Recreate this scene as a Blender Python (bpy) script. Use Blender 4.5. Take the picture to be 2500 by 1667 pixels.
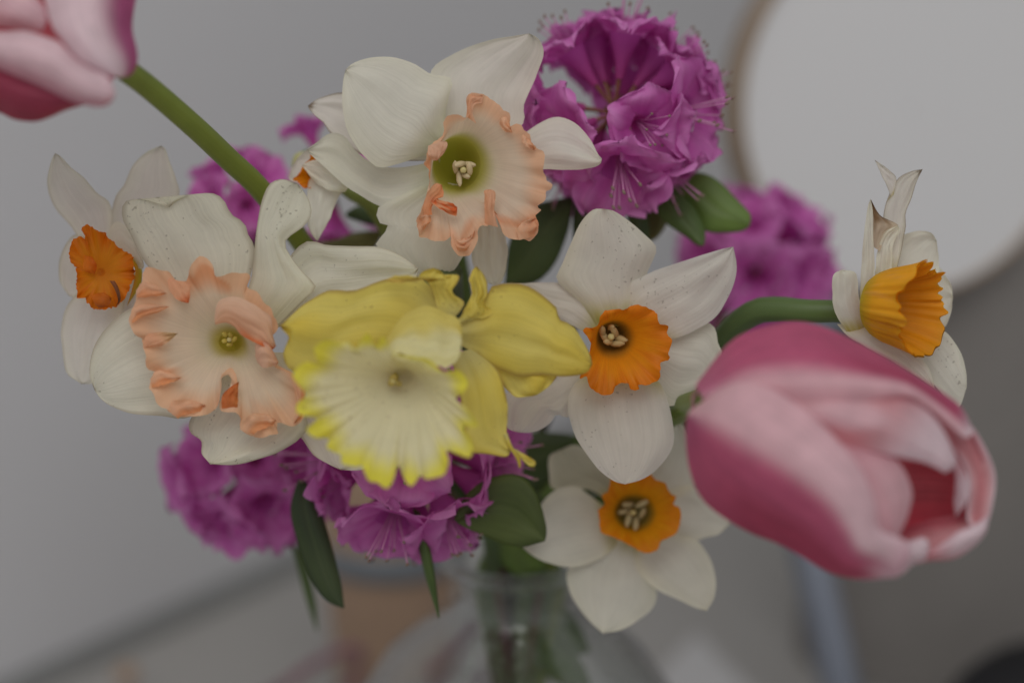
import bpy, math, random
import numpy as np
from mathutils import Vector, Matrix, noise as mnoise

for o in list(bpy.data.objects):
    bpy.data.objects.remove(o)
scene = bpy.context.scene
COL = scene.collection

# ------------------------------------------------------------------ camera
PITCH = math.radians(15.0)
CAMZ = 0.395
cam_d = bpy.data.cameras.new("camera")
cam_d.lens = 65.0
cam_d.sensor_width = 36.0
cam_d.clip_start = 0.01
cam_d.clip_end = 50.0
cam_d.dof.use_dof = True
cam_d.dof.focus_distance = 0.500
cam_d.dof.aperture_fstop = 3.4
cam = bpy.data.objects.new("camera", cam_d)
cam.location = (0, 0, CAMZ)
cam.rotation_euler = (math.radians(90) - PITCH, 0, 0)
COL.objects.link(cam)
scene.camera = cam

# ------------------------------------------------------------------ world, lamps, exposure
world = bpy.data.worlds.new("World")
scene.world = world
world.use_nodes = True
bg = world.node_tree.nodes["Background"]
bg.inputs[0].default_value = (0.90, 0.88, 0.89, 1)
bg.inputs[1].default_value = 0.40

def area(name, loc, target, size, power, col):
    l = bpy.data.lights.new(name, 'AREA')
    l.shape = 'RECTANGLE'
    l.size, l.size_y = size
    l.energy = power
    l.color = col
    o = bpy.data.objects.new(name, l)
    o.location = loc
    o.rotation_euler = (Vector(target) - Vector(loc)).to_track_quat('-Z', 'Y').to_euler()
    COL.objects.link(o)
    o["kind"] = "helper"
    return o

area("window_light", (-0.10, -0.55, 1.55), (0.0, 0.65, 0.28), (1.5, 1.2), 11.5, (1.0, 0.985, 0.965))

scene.view_settings.view_transform = 'Standard'
scene.view_settings.look = 'None'
scene.view_settings.exposure = 0.0
scene.view_settings.gamma = 1.0
scene.view_settings.use_curve_mapping = False
scene.cycles.use_denoising = True
scene.cycles.max_bounces = 10
scene.cycles.transmission_bounces = 8
scene.cycles.transparent_max_bounces = 24
scene.cycles.sample_clamp_indirect = 4.0

# ------------------------------------------------------------------ pixels to points
KPX = 36.0 / 65.0 / 2500.0
FWD = np.array([0, math.cos(PITCH), -math.sin(PITCH)])
UP = np.array([0, math.sin(PITCH), math.cos(PITCH)])
RT = np.array([1.0, 0, 0])
CAM = np.array([0, 0, CAMZ])

def W(px, py, d):
    """photo pixel (2500 x 1667) and distance along the view axis -> world point(s)"""
    px, py, d = np.broadcast_arrays(np.asarray(px, float), np.asarray(py, float), np.asarray(d, float))
    x = (px - 1250.0) * KPX * d
    y = -(py - 833.5) * KPX * d
    return CAM + x[..., None] * RT + y[..., None] * UP + d[..., None] * FWD

def dirw(x, y, z):
    """direction: x right, y down, z away from the viewer"""
    v = x * RT - y * UP + z * FWD
    return v / np.linalg.norm(v)

def on_table(px, py, z=0.0):
    v = W(px, py, 1.0) - CAM
    return CAM + v * ((z - CAMZ) / v[2])

ZONES = {'S': (0, 0, 1.0), 'A': (0, 0, .38265), 'B': (700, 50, .3826), 'C': (1200, 0, .38265),
         'D': (100, 330, .52278), 'E': (650, 600, .41463), 'F': (1200, 480, .45932),
         'G': (1600, 350, .70148), 'H': (1200, 1000, .38258), 'I': (350, 1000, .44643),
         'K': (1980, 380, .39548), 'L': (680, 280, .23599)}

def Z(zone, pts):
    x0, y0, s = ZONES[zone]
    return np.array([[x0 + p[0] * s, y0 + p[1] * s] for p in pts], float)

# ------------------------------------------------------------------ curves and meshes
def crom(P, n, closed=False, pw=1.0):
    P = np.asarray(P, float)
    k = len(P)
    if closed:
        Q = np.vstack([P[-1], P, P[0], P[1]])
        segs = k
    else:
        Q = np.vstack([2 * P[0] - P[1], P, 2 * P[-1] - P[-2]])
        segs = k - 1
    m = 14
    out = []
    for i in range(segs):
        p0, p1, p2, p3 = Q[i], Q[i + 1], Q[i + 2], Q[i + 3]
        t = np.linspace(0, 1, m, endpoint=False)[:, None]
        out.append(0.5 * ((2 * p1) + (-p0 + p2) * t + (2 * p0 - 5 * p1 + 4 * p2 - p3) * t ** 2 + (-p0 + 3 * p1 - 3 * p2 + p3) * t ** 3))
    out = np.vstack(out + [Q[-2:-1] if not closed else P[:1]])
    seg = np.linalg.norm(np.diff(out, axis=0), axis=1)
    s = np.concatenate([[0], np.cumsum(seg)])
    s /= max(s[-1], 1e-9)
    u = np.linspace(0, 1, n, endpoint=not closed)
    u = 1 - (1 - u) ** pw if pw != 1.0 else u
    return np.stack([np.interp(u, s, out[:, j]) for j in range(out.shape[1])], 1)

def n1(x, seed):
    return np.array([mnoise.noise(Vector((float(a), seed * 7.31, seed * 1.7))) for a in np.atleast_1d(x)])

def n2(x, y, seed):
    f = [mnoise.noise(Vector((float(a), float(b), seed * 3.77))) for a, b in zip(np.ravel(x), np.ravel(y))]
    return np.array(f).reshape(np.shape(x))

class Mesh:
    def __init__(self):
        self.v, self.f, self.c, self.uv = [], [], [], []
        self.n = 0
    def add(self, v, f, c, uv=None):
        v = np.asarray(v, float)
        c = np.asarray(c, float)
        if c.ndim == 1:
            c = np.tile(c[:3], (len(v), 1))
        if uv is None:
            uv = np.zeros((len(v), 2))
        self.v.append(v); self.c.append(c); self.uv.append(np.asarray(uv, float))
        self.f += [tuple(i + self.n for i in q) for q in f]
        self.n += len(v)
        return self
    def data(self, name, mat, origin=(0, 0, 0), smooth=True):
        v = np.vstack(self.v) - np.asarray(origin)
        me = bpy.data.meshes.new(name)
        me.from_pydata(v.tolist(), [], self.f)
        a = me.color_attributes.new("Col", 'FLOAT_COLOR', 'POINT')
        c = np.clip(np.vstack(self.c), 0, 1)
        a.data.foreach_set("color", np.hstack([c, np.ones((len(c), 1))]).astype(np.float32).ravel())
        uvl = me.uv_layers.new(name="UVMap")
        uv = np.vstack(self.uv)
        li = np.zeros(len(me.loops), dtype=np.int32)
        me.loops.foreach_get("vertex_index", li)
        uvl.data.foreach_set("uv", uv[li].astype(np.float32).ravel())
        if smooth:
            me.polygons.foreach_set("use_smooth", np.ones(len(me.polygons), dtype=bool))
        me.materials.append(mat)
        me.update()
        return me

def link(name, me, parent=None, loc=None, solid=0.0):
    o = bpy.data.objects.new(name, me)
    COL.objects.link(o)
    if parent is not None:
        o.parent = parent
    if loc is not None:
        o.location = loc
    if solid:
        m = o.modifiers.new("thickness", 'SOLIDIFY')
        m.thickness = solid
        m.offset = 0.0
    return o

def part(name, mesh, mat, root, solid=0.0, label=None):
    o = link(name, mesh.data(name, mat, np.array(root.location)), root, None, solid)
    if label:
        o["label"] = label
    return o

def thing(name, loc, label, cat, group=None):
    e = bpy.data.objects.new(name, None)
    e.empty_display_size = 0.01
    e.location = loc
    COL.objects.link(e)
    e["label"] = label
    e["category"] = cat
    if group:
        e["group"] = group
    return e

def grid_faces(nu, nv, closed=False):
    f = []
    for i in range(nu - 1):
        for j in range(nv if closed else nv - 1):
            k = (j + 1) % nv
            f.append((i * nv + j, i * nv + k, (i + 1) * nv + k, (i + 1) * nv + j))
    return f

def q3(b, m, t_, t):
    """quadratic through b (0), m (0.5), t_ (1)"""
    return b * (2 * (t - .5) * (t - 1)) + m * (-4 * t * (t - 1)) + t_ * (2 * t * (t - .5))

def tri(x):
    return (x, x, x) if np.isscalar(x) else (x if len(x) == 3 else (x[0], .5 * (x[0] + x[1]), x[1]))

SEED = [1]
def patch(mesh, zone, L, R, d, colf, dl=0, dr=None, bulge=0.0, rip=0.4, edge=1.5, rib=0.0, nu=26, nv=17, roll=0.0, veins=0.0, flat=.5, crk=1.0):
    """one curved leaf of tissue between two edges, base to tip; dl, dr, bulge in mm (positive = away from the viewer)"""
    SEED[0] += 1
    sd = SEED[0]
    L = crom(Z(zone, L), nu, pw=1.25)
    R = crom(Z(zone, R), nu, pw=1.25)
    u = np.linspace(0, 1, nu)
    t = 1 - (1 - u) ** 1.25
    wid = np.linalg.norm(L - R, axis=1)
    damp = np.clip(wid / 40, 0, 1)[:, None]
    ex = edge * np.stack([n1(t * 9, sd), n1(t * 9, sd + .5)], 1)
    L = L + ex * damp
    R = R + edge * np.stack([n1(t * 8, sd + 2), n1(t * 8, sd + 3)], 1) * damp
    dl = tri(dl)
    dr = dl if dr is None else tri(dr)
    s = np.linspace(0, 1, nv)
    T, Sg = np.meshgrid(t, s, indexing='ij')
    P = L[:, None, :] * (1 - s)[None, :, None] + R[:, None, :] * s[None, :, None]
    dd = q3(*dl, T) * (1 - Sg) + q3(*dr, T) * Sg
    env = np.sin(np.pi * np.clip(T * .86 + .10, 0, 1)) ** .7
    dd = dd + bulge * (1 - (2 * Sg - 1) ** 2) * env * flat
    dd = dd + rib * np.exp(-((Sg - .5) / .09) ** 2) * (1 - T ** 3)
    dd = dd + roll * (np.abs(2 * Sg - 1) ** 5) * env
    dd = dd + rip * (n2(T * 2.6, Sg * 3.2, sd) * 1.6 + 0.5 * n2(T * 3, Sg * 9, sd + 9)) * np.clip(T * 3, 0, 1)
    ew = np.abs(2 * Sg - 1) ** 3
    dd = dd + crk * (1.3 * ew * n2(T * 4.5, np.sign(Sg - .5) * 2.0, sd + 21) + .55 * n2(T * 3.5, Sg * 6.5, sd + 33) + .22 * n2(T * 7, Sg * 16, sd + 41)) * np.clip(T * 2.5, 0, 1)
    if veins:
        dd = dd + veins * np.sin(Sg * 2 * np.pi * 7 + 2 * n2(T * 1.2, Sg * 2, sd + 4)) * env
    V = W(P[..., 0], P[..., 1], d + dd * .001)
    C = colf(T, Sg, sd)
    UV = np.stack([Sg * wid.max() / 200.0 + sd * 3.1, T * 1.6 + sd * 1.3], -1)
    if wid[-1] < 2.0:
        V2 = np.vstack([V[:-1].reshape(-1, 3), V[-1, nv // 2][None]])
        C2 = np.vstack([C[:-1].reshape(-1, 3), C[-1, nv // 2][None]])
        U2 = np.vstack([UV[:-1].reshape(-1, 2), UV[-1, nv // 2][None]])
        f = grid_faces(nu - 1, nv)
        tip = (nu - 1) * nv
        f += [((nu - 2) * nv + j, (nu - 2) * nv + j + 1, tip) for j in range(nv - 1)]
        mesh.add(V2, f, C2, U2)
    else:
        mesh.add(V.reshape(-1, 3), grid_faces(nu, nv), C.reshape(-1, 3), UV.reshape(-1, 2))
    return mesh

def tube(mesh, P, rad, col, nseg=10, n=24, caps=True, ctl=True):
    P = np.asarray(P, float)
    if ctl and len(P) > 2:
        P = crom(P, n)
    elif len(P) == 2:
        P = np.linspace(P[0], P[1], max(2, n))
    n = len(P)
    rad = np.interp(np.linspace(0, 1, n), np.linspace(0, 1, len(np.atleast_1d(rad))), np.atleast_1d(rad))
    T = np.gradient(P, axis=0)
    T /= np.linalg.norm(T, axis=1)[:, None] + 1e-12
    ref = np.array([0.31, 0.2, 0.93]) if abs(T[0] @ np.array([0.31, 0.2, 0.93])) < .9 else np.array([1.0, 0, 0])
    A = np.cross(T[0], ref); A /= np.linalg.norm(A)
    V = []
    for i in range(n):
        A = A - T[i] * (A @ T[i]); A /= np.linalg.norm(A)
        B = np.cross(T[i], A)
        a = np.linspace(0, 2 * np.pi, nseg, endpoint=False)[:, None]
        rb = 1 + (.035 * np.cos(5 * a + .4) if nseg >= 14 else 0)
        V.append(P[i] + rad[i] * rb * (np.cos(a) * A + np.sin(a) * B))
    V = np.vstack(V)
    f = grid_faces(n, nseg, True)
    col = np.asarray(col, float)
    if col.ndim == 2:
        ci = np.stack([np.interp(np.linspace(0, 1, n), np.linspace(0, 1, len(col)), col[:, j]) for j in range(3)], 1)
        c = np.repeat(ci, nseg, axis=0)
    else:
        c = np.tile(col, (len(V), 1))
    uv = np.stack([np.tile(np.linspace(0, 1, nseg), n), np.repeat(np.linspace(0, 2, n), nseg)], 1)
    if caps:
        f.append(tuple(range(nseg))[::-1])
        f.append(tuple(range((n - 1) * nseg, n * nseg)))
    mesh.add(V, f, c, uv)
    return mesh

def blob(mesh, c, axes, col, nu=9, nv=12, wob=0.0, seed=1):
    """ellipsoid with three axis vectors"""
    c = np.asarray(c, float)
    A = [np.asarray(a, float) for a in axes]
    th = np.linspace(0.02, np.pi - .02, nu)
    ph = np.linspace(0, 2 * np.pi, nv, endpoint=False)
    TT, PP = np.meshgrid(th, ph, indexing='ij')
    rr = 1 + wob * n2(np.cos(PP) * np.sin(TT) * 2, np.sin(PP) * np.sin(TT) * 2 + TT, seed)
    V = c + (rr * np.sin(TT) * np.cos(PP))[..., None] * A[0] + (rr * np.sin(TT) * np.sin(PP))[..., None] * A[1] + (rr * np.cos(TT))[..., None] * A[2]
    f = grid_faces(nu, nv, True)
    f.append(tuple(range(nv))[::-1]); f.append(tuple(range((nu - 1) * nv, nu * nv)))
    mesh.add(V.reshape(-1, 3), f, col)
    return mesh

# ------------------------------------------------------------------ materials
def lin(*rgb):
    r = np.array(rgb, float) / 255.0
    return np.where(r <= .04045, r / 12.92, ((r + .055) / 1.055) ** 2.4)

def alb(*rgb):
    """base colour whose picture value under this scene's light is about rgb"""
    return np.clip(lin(*rgb) / 0.40, 0, .93)

def tissue(name, rough=.55, transl=.22, streak=.10, bump=.12, speck=0.0, spec=.3, sheen=0.0, speckcol=(.22, .19, .13)):
    m = bpy.data.materials.new(name)
    m.use_nodes = True
    nt = m.node_tree
    for n in list(nt.nodes):
        nt.nodes.remove(n)
    N, Lk = nt.nodes.new, nt.links.new
    out = N('ShaderNodeOutputMaterial')
    at = N('ShaderNodeAttribute'); at.attribute_name = "Col"
    uv = N('ShaderNodeUVMap')
    mp = N('ShaderNodeMapping'); mp.inputs['Scale'].default_value = (26, 1.1, 1)
    Lk(uv.outputs[0], mp.inputs[0])
    nz = N('ShaderNodeTexNoise'); nz.inputs['Scale'].default_value = 1.0; nz.inputs['Detail'].default_value = 3
    Lk(mp.outputs[0], nz.inputs['Vector'])
    tc = N('ShaderNodeTexCoord')
    nb = N('ShaderNodeTexNoise'); nb.inputs['Scale'].default_value = 140; nb.inputs['Detail'].default_value = 4
    Lk(tc.outputs['Object'], nb.inputs['Vector'])
    mx = N('ShaderNodeMath'); mx.operation = 'ADD'
    Lk(nz.outputs[0], mx.inputs[0]); Lk(nb.outputs[0], mx.inputs[1])
    mr = N('ShaderNodeMapRange')
    mr.inputs['From Min'].default_value = .6; mr.inputs['From Max'].default_value = 1.4
    mr.inputs['To Min'].default_value = 1 - streak; mr.inputs['To Max'].default_value = 1 + streak * .6
    Lk(mx.outputs[0], mr.inputs['Value'])
    mul = N('ShaderNodeVectorMath'); mul.operation = 'SCALE'
    Lk(at.outputs['Color'], mul.inputs[0]); Lk(mr.outputs[0], mul.inputs['Scale'])
    colout = mul.outputs[0]
    if speck:
        sp = N('ShaderNodeTexNoise'); sp.inputs['Scale'].default_value = 900; sp.inputs['Detail'].default_value = 2
        Lk(tc.outputs['Object'], sp.inputs['Vector'])
        sp2 = N('ShaderNodeTexNoise'); sp2.inputs['Scale'].default_value = 55
        Lk(tc.outputs['Object'], sp2.inputs['Vector'])
        sm = N('ShaderNodeMath'); sm.operation = 'MULTIPLY_ADD'
        s2 = N('ShaderNodeMath'); s2.operation = 'MULTIPLY'; s2.inputs[1].default_value = .3; Lk(sp2.outputs[0], s2.inputs[0])
        Lk(sp.outputs[0], sm.inputs[0]); sm.inputs[1].default_value = .7; Lk(s2.outputs[0], sm.inputs[2])
        rm = N('ShaderNodeMapRange'); rm.inputs['From Min'].default_value = .640; rm.inputs['From Max'].default_value = .675
        rm.inputs['To Max'].default_value = speck
        Lk(sm.outputs[0], rm.inputs['Value'])
        mixc = N('ShaderNodeMix'); mixc.data_type = 'RGBA'
        Lk(rm.outputs[0], mixc.inputs[0]); Lk(colout, mixc.inputs[6])
        mixc.inputs[7].default_value = (*speckcol, 1)
        colout = mixc.outputs[2]
    bs = N('ShaderNodeBsdfPrincipled')
    bs.inputs['Roughness'].default_value = rough
    bs.inputs['Specular IOR Level'].default_value = spec
    if sheen:
        bs.inputs['Sheen Weight'].default_value = sheen
    Lk(colout, bs.inputs['Base Color'])
    bp = N('ShaderNodeBump'); bp.inputs['Strength'].default_value = bump; bp.inputs['Distance'].default_value = .001
    Lk(mx.outputs[0], bp.inputs['Height']); Lk(bp.outputs[0], bs.inputs['Normal'])
    tr = N('ShaderNodeBsdfTranslucent'); Lk(colout, tr.inputs['Color'])
    ms = N('ShaderNodeMixShader'); ms.inputs[0].default_value = transl
    Lk(bs.outputs[0], ms.inputs[1]); Lk(tr.outputs[0], ms.inputs[2])
    Lk(ms.outputs[0], out.inputs[0])
    return m

def plain(name, col, rough=.6, metal=0.0, var=.06, scale=12.0, bump=0.0, spec=.4, col2=None):
    m = bpy.data.materials.new(name)
    m.use_nodes = True
    nt = m.node_tree
    N, Lk = nt.nodes.new, nt.links.new
    bs = nt.nodes["Principled BSDF"]
    tc = N('ShaderNodeTexCoord')
    nz = N('ShaderNodeTexNoise'); nz.inputs['Scale'].default_value = scale; nz.inputs['Detail'].default_value = 5
    Lk(tc.outputs['Object'], nz.inputs['Vector'])
    mix = N('ShaderNodeMix'); mix.data_type = 'RGBA'
    Lk(nz.outputs[0], mix.inputs[0])
    c = np.asarray(col, float)
    c2 = c * (1 + var) if col2 is None else np.asarray(col2, float)
    mix.inputs[6].default_value = (*np.clip(c * (1 - var), 0, 1), 1)
    mix.inputs[7].default_value = (*np.clip(c2, 0, 1), 1)
    Lk(mix.outputs[2], bs.inputs['Base Color'])
    bs.inputs['Roughness'].default_value = rough
    bs.inputs['Metallic'].default_value = metal
    bs.inputs['Specular IOR Level'].default_value = spec
    if bump:
        bp = N('ShaderNodeBump'); bp.inputs['Strength'].default_value = bump; bp.inputs['Distance'].default_value = .002
        Lk(nz.outputs[0], bp.inputs['Height']); Lk(bp.outputs[0], bs.inputs['Normal'])
    return m

def glassy(name, col, ior, rough=0.02):
    """thin clear wall: lets light straight through, mirrors the room by Fresnel"""
    m = bpy.data.materials.new(name)
    m.use_nodes = True
    nt = m.node_tree
    nt.nodes.remove(nt.nodes["Principled BSDF"])
    N, Lk = nt.nodes.new, nt.links.new
    fr = N('ShaderNodeLayerWeight'); fr.inputs['Blend'].default_value = .5
    nz = N('ShaderNodeTexNoise'); nz.inputs['Scale'].default_value = 45
    bp = N('ShaderNodeBump'); bp.inputs['Strength'].default_value = .15; bp.inputs['Distance'].default_value = .002
    Lk(nz.outputs[0], bp.inputs['Height'])
    tr = N('ShaderNodeBsdfTransparent'); tr.inputs[0].default_value = (*col, 1)
    gl = N('ShaderNodeBsdfGlossy'); gl.inputs['Roughness'].default_value = rough
    Lk(bp.outputs[0], gl.inputs['Normal']); Lk(bp.outputs[0], fr.inputs['Normal'])
    mx = N('ShaderNodeMixShader')
    pw = N('ShaderNodeMath'); pw.operation = 'POWER'; Lk(fr.outputs['Facing'], pw.inputs[0]); pw.inputs[1].default_value = 2.6
    ma = N('ShaderNodeMath'); ma.operation = 'MULTIPLY_ADD'; Lk(pw.outputs[0], ma.inputs[0]); ma.inputs[1].default_value = 1.4 * (ior - 1); ma.inputs[2].default_value = .09
    Lk(ma.outputs[0], mx.inputs[0]); Lk(tr.outputs[0], mx.inputs[1]); Lk(gl.outputs[0], mx.inputs[2])
    Lk(mx.outputs[0], nt.nodes["Material Output"].inputs[0])
    return m

M_WHITE = tissue("white_petal", .6, .46, .09, .28)
M_OLD = tissue("aged_white_petal", .6, .46, .12, .32, speck=.45)
M_SPOT = tissue("spotted_white_petal", .6, .46, .09, .28, speck=.45)
M_PEACH = tissue("peach_corona", .6, .46, .10, .10)
M_ORANGE = tissue("orange_corona", .55, .36, .16, .16)
M_YELLOW = tissue("yellow_petal", .6, .44, .10, .10, speck=.35, speckcol=(.22, .12, .03))
M_TULIP = tissue("tulip_petal", .5, .42, .22, .10, spec=.4)
M_MAGENTA = tissue("magenta_floret", .6, .44, .14, .10)
M_LEAF = tissue("rhododendron_leaf", .5, .16, .16, .12, spec=.45)
M_STEM = tissue("green_stem", .42, .05, .14, .08, spec=.4)
M_STAMEN = tissue("stamen", .55, .15, .10, .05)
M_TWIG = plain("brown_twig", (.10, .06, .035), .7, var=.3, scale=300, bump=.3)

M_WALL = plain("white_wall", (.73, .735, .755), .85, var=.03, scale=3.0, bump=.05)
M_WALL2 = plain("shaded_wall", (.20, .20, .20), .85, var=.05, scale=3.0, bump=.05)  # darker base colour paints in the shade left of the disc
M_TABLE = plain("pale_table", (.42, .41, .39), .55, var=.05, scale=9.0, bump=.03)
M_STRIP = plain("grey_strip", (.25, .255, .25), .6, var=.1, scale=30)
M_TAN = plain("tan_ceramic", (.42, .29, .20), .5, var=.12, scale=25, bump=.05)
M_BAND = plain("grey_band", (.19, .21, .23), .4, var=.1, scale=40)
M_DISC = plain("pale_disc", (.72, .725, .73), .5, var=.02, scale=6)
M_RIM = plain("tan_wood_rim", (.33, .25, .18), .5, var=.2, scale=60, bump=.1)
M_STEEL = plain("blue_grey_metal", (.26, .29, .35), .35, metal=.35, var=.08, scale=20)
M_PANEL = plain("grey_panel", (.25, .235, .22), .85, var=.1, scale=60, bump=.15)
M_BLACK = plain("black_leather", (.012, .012, .014), .6, var=.2, scale=50, bump=.1)
M_MAUVE = plain("mauve_cord", (.26, .13, .16), .6, var=.15, scale=80)
M_PAPER = plain("white_paper", (.62, .62, .62), .7, var=.02, scale=40)
M_GLASS = glassy("clear_glass", (.975, .985, .98), 1.5)
M_WATER = glassy("vase_water", (.97, .985, .975), 1.33)

# ------------------------------------------------------------------ setting: table and walls
def slab(name, P, thick, mat, kind=None):
    """flat polygon given by world points, thickened downwards / backwards along its normal"""
    P = np.asarray(P, float)
    nrm = np.cross(P[1] - P[0], P[2] - P[0]); nrm /= np.linalg.norm(nrm)
    B = P - nrm * thick
    k = len(P)
    f = [tuple(range(k)), tuple(range(k, 2 * k))[::-1]] + [(i, i + k, (i + 1) % k + k, (i + 1) % k) for i in range(k)]
    me = Mesh().add(np.vstack([P, B]), [q[::-1] if False else q for q in f], (.5, .5, .5)).data(name, mat, smooth=False)
    o = link(name, me)
    if kind:
        o["kind"] = kind
    return o

slab("table_top", [(-1.2, -.1, 0), (2.2, -.1, 0), (2.2, 3.2, 0), (-1.2, 3.2, 0)], .03, M_TABLE, "structure")
g1, g2 = on_table(120, 1650), on_table(735, 1370)
wd = (g2 - g1); wd[2] = 0; wd /= np.linalg.norm(wd)
wn = np.array([wd[1], -wd[0], 0])           # towards the room
c0 = g1 - wd * .75
corner = g1 + wd * 0.76
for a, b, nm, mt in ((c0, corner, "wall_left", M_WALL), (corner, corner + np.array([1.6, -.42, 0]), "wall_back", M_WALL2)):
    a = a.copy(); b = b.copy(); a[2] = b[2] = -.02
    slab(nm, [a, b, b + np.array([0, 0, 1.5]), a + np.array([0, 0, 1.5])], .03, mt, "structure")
# strip along the foot of the left wall
sm_ = Mesh()
prof = [(0.001, .001), (.011, .001), (.008, .007), (.006, .009), (0.001, .0095)]
vs = [p + wn * x + np.array([0, 0, z]) for p in (c0 + wd * .02, corner - wd * .02) for x, z in prof]
k_ = len(prof)
sm_.add(vs, [(i, (i + 1) % k_, (i + 1) % k_ + k_, i + k_) for i in range(k_)] + [tuple(range(k_)), tuple(range(k_, 2 * k_))], (.5, .5, .5))
so = link("skirting_strip", sm_.data("skirting_strip", M_STRIP, smooth=False))
so["kind"] = "structure"

# ------------------------------------------------------------------ background things
def lathe(mesh, prof, base, nseg=64, col=(.5, .5, .5), flip=False):
    base = np.asarray(base, float)
    a = np.linspace(0, 2 * np.pi, nseg, endpoint=False)
    V = []
    for r, z in prof:
        V.append(np.stack([base[0] + r * np.cos(a), base[1] + r * np.sin(a), np.full(nseg, base[2] + z)], 1))
    f = grid_faces(len(prof), nseg, True)
    mesh.add(np.vstack(V), f, col)
    return mesh

# tan jar with a grey band
jc = W(958, 1500, .87); jc[2] = 0.0
jar = thing("ceramic_jar", jc, "tan ceramic jar with a grey band standing behind the glass vase", "jar")
jm = Mesh()
jr = [(0.001, .002), (.024, .002), (.026, .004), (.0285, .05), (.0315, .09), (.033, .125), (.034, .150), (.0345, .170), (.034, .182), (.031, .184), (.030, .178), (.029, .10), (.024, .02), (.001, .018)]
lathe(jm, [(r, (z - .0015) * .74) for r, z in jr], jc)
part("body", jm, M_TAN, jar)
bm_ = Mesh()
lathe(bm_, [(.0318, .0745), (.0345, .0750), (.0352, .078), (.0353, .0840), (.0350, .0870), (.0325, .0875)], jc)
part("band", bm_, M_BAND, jar, label="blue grey band round the jar")

# mauve cord loop
cp = np.vstack([on_table(640, 1705, .003)[None], W([700, 760, 830, 868, 880, 862, 845], [1668, 1625, 1588, 1584, 1600, 1660, 1760], [.80, .80, .80, .80, .805, .81, .81])])
cp[-1, 2] = .0025
cm = Mesh(); tube(cm, cp, .0022, (.3, .2, .2), 10, 60)
o = link("cord_loop", cm.data("cord_loop", M_MAUVE, cp[0]), None, cp[0])
o["label"] = "thin mauve cord loop arching up in front of the tan jar"; o["category"] = "cord"

# small tan bead on the strip
b0 = on_table(287, 1642, .014) + wn * .006
bm2 = Mesh(); blob(bm2, b0 + np.array([0, 0, .001]), ((.006, 0, 0), (0, .006, 0), (0, 0, .005)), (.3, .2, .1), wob=.15)
o = link("bead", bm2.data("bead", M_TAN, b0), None, b0)
o["label"] = "small tan bead resting on the grey strip by the wall"; o["category"] = "bead"

# round pale disc with tan rim on a leg
dc = W(2225, 265, .80)
ax = dirw(.30, .10, -.95)      # facing the viewer, turned a little to the right so its left edge shows
e1 = np.cross(ax, np.array([0, 0, 1.0])); e1 /= np.linalg.norm(e1); e2 = np.cross(e1, ax)
RD = 462 * KPX * .80
def ring(prof, nseg=96):
    a = np.linspace(0, 2 * np.pi, nseg, endpoint=False)[:, None]
    return np.vstack([dc + ax * z + r * (np.cos(a) * e1 + np.sin(a) * e2) for r, z in prof])
foot = on_table(2095, 1860)
disc = thing("round_mirror", foot, "large pale round disc with a tan rim on a blue grey metal leg", "mirror")
pr = [(0.0005, .0), (RD * .5, 0), (RD * .97, 0.0)]
part("face", Mesh().add(ring(pr), grid_faces(3, 96, True), (.7, .7, .7)), M_DISC, disc)
pr = [(RD * .965, -.004), (RD * .972, .002), (RD * .99, .003), (RD * 1.0, .0), (RD * 1.0, -.018), (RD * .97, -.022), (0.0005, -.022)]
part("rim", Mesh().add(ring(pr), grid_faces(7, 96, True), (.7, .7, .7)), M_RIM, disc)
lm = Mesh()
top = dc - ax * .02 - e2 * RD * .80 + (-RT) * .07
tube(lm, np.vstack([W(1905, 1000, .845), W(1988, 1390, .83), W(2052, 1667, .825), foot + np.array([0, 0, .001])]), [.0088, .0088], (.4, .4, .5), 20, 24)
tube(lm, np.vstack([dc - ax * .0215 - e2 * RD * .55, W(1905, 1000, .845)]), [.006, .0088], (.4, .4, .5), 16, 4)
part("leg", lm, M_STEEL, disc)

# grey panel added behind on the right, curved so its shading falls off
pm = Mesh()
pts = np.array([W(px, 1400, dd)[:2] for px, dd in ((1955, .925), (2010, .90), (2120, .882), (2300, .875), (2480, .885), (2650, .915), (2800, .96))])
pv = crom(pts, 40)
tg = np.gradient(pv, axis=0); tg /= np.linalg.norm(tg, axis=1)[:, None]
nb_ = np.stack([-tg[:, 1], tg[:, 0]], 1)
V = []
for h, of in [(0, 0), (.08, 0), (.16, 0), (.215, 0), (.228, .003), (.235, .010), (.237, .018), (.235, .026), (.228, .033), (.215, .036), (.10, .036), (0, .036)]:
    V.append(np.hstack([pv + nb_ * of, np.full((40, 1), h + .0015)]))
pm.add(np.vstack(V), grid_faces(12, 40) + [tuple(k * 40 for k in range(12)), tuple(k * 40 + 39 for k in range(12))[::-1]], (.3, .3, .3))
p0 = np.array([pv[20][0], pv[20][1], 0.0])
o = link("shade_panel", pm.data("shade_panel", M_PANEL, p0), None, p0)
o["label"] = "dark grey curved panel added for shading behind the round disc"; o["category"] = "panel"

# black case, bottom right
bc = W(2650, 1762, .80); bc[2] = 0
bk = Mesh()
blob(bk, bc + np.array([0, 0, .0315]), ((.062, 0, 0), (0, .045, 0), (0, 0, .031)), (.02, .02, .02), 20, 32, .05, 3)
o = link("black_pouch", bk.data("black_pouch", M_BLACK, bc), None, bc)
o["label"] = "rounded black leather pouch lying on the table"; o["category"] = "pouch"

# sheet of white paper right of the vase
pp = [on_table(1700, 1545, .0012), on_table(1500, 1760, .0012), on_table(1640, 1900, .0012), on_table(1860, 1710, .0012)]
o = slab("paper_sheet", np.array(pp), .0008, M_PAPER)
o["label"] = "small white paper sheet lying on the table beside the vase"; o["category"] = "paper"

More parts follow.
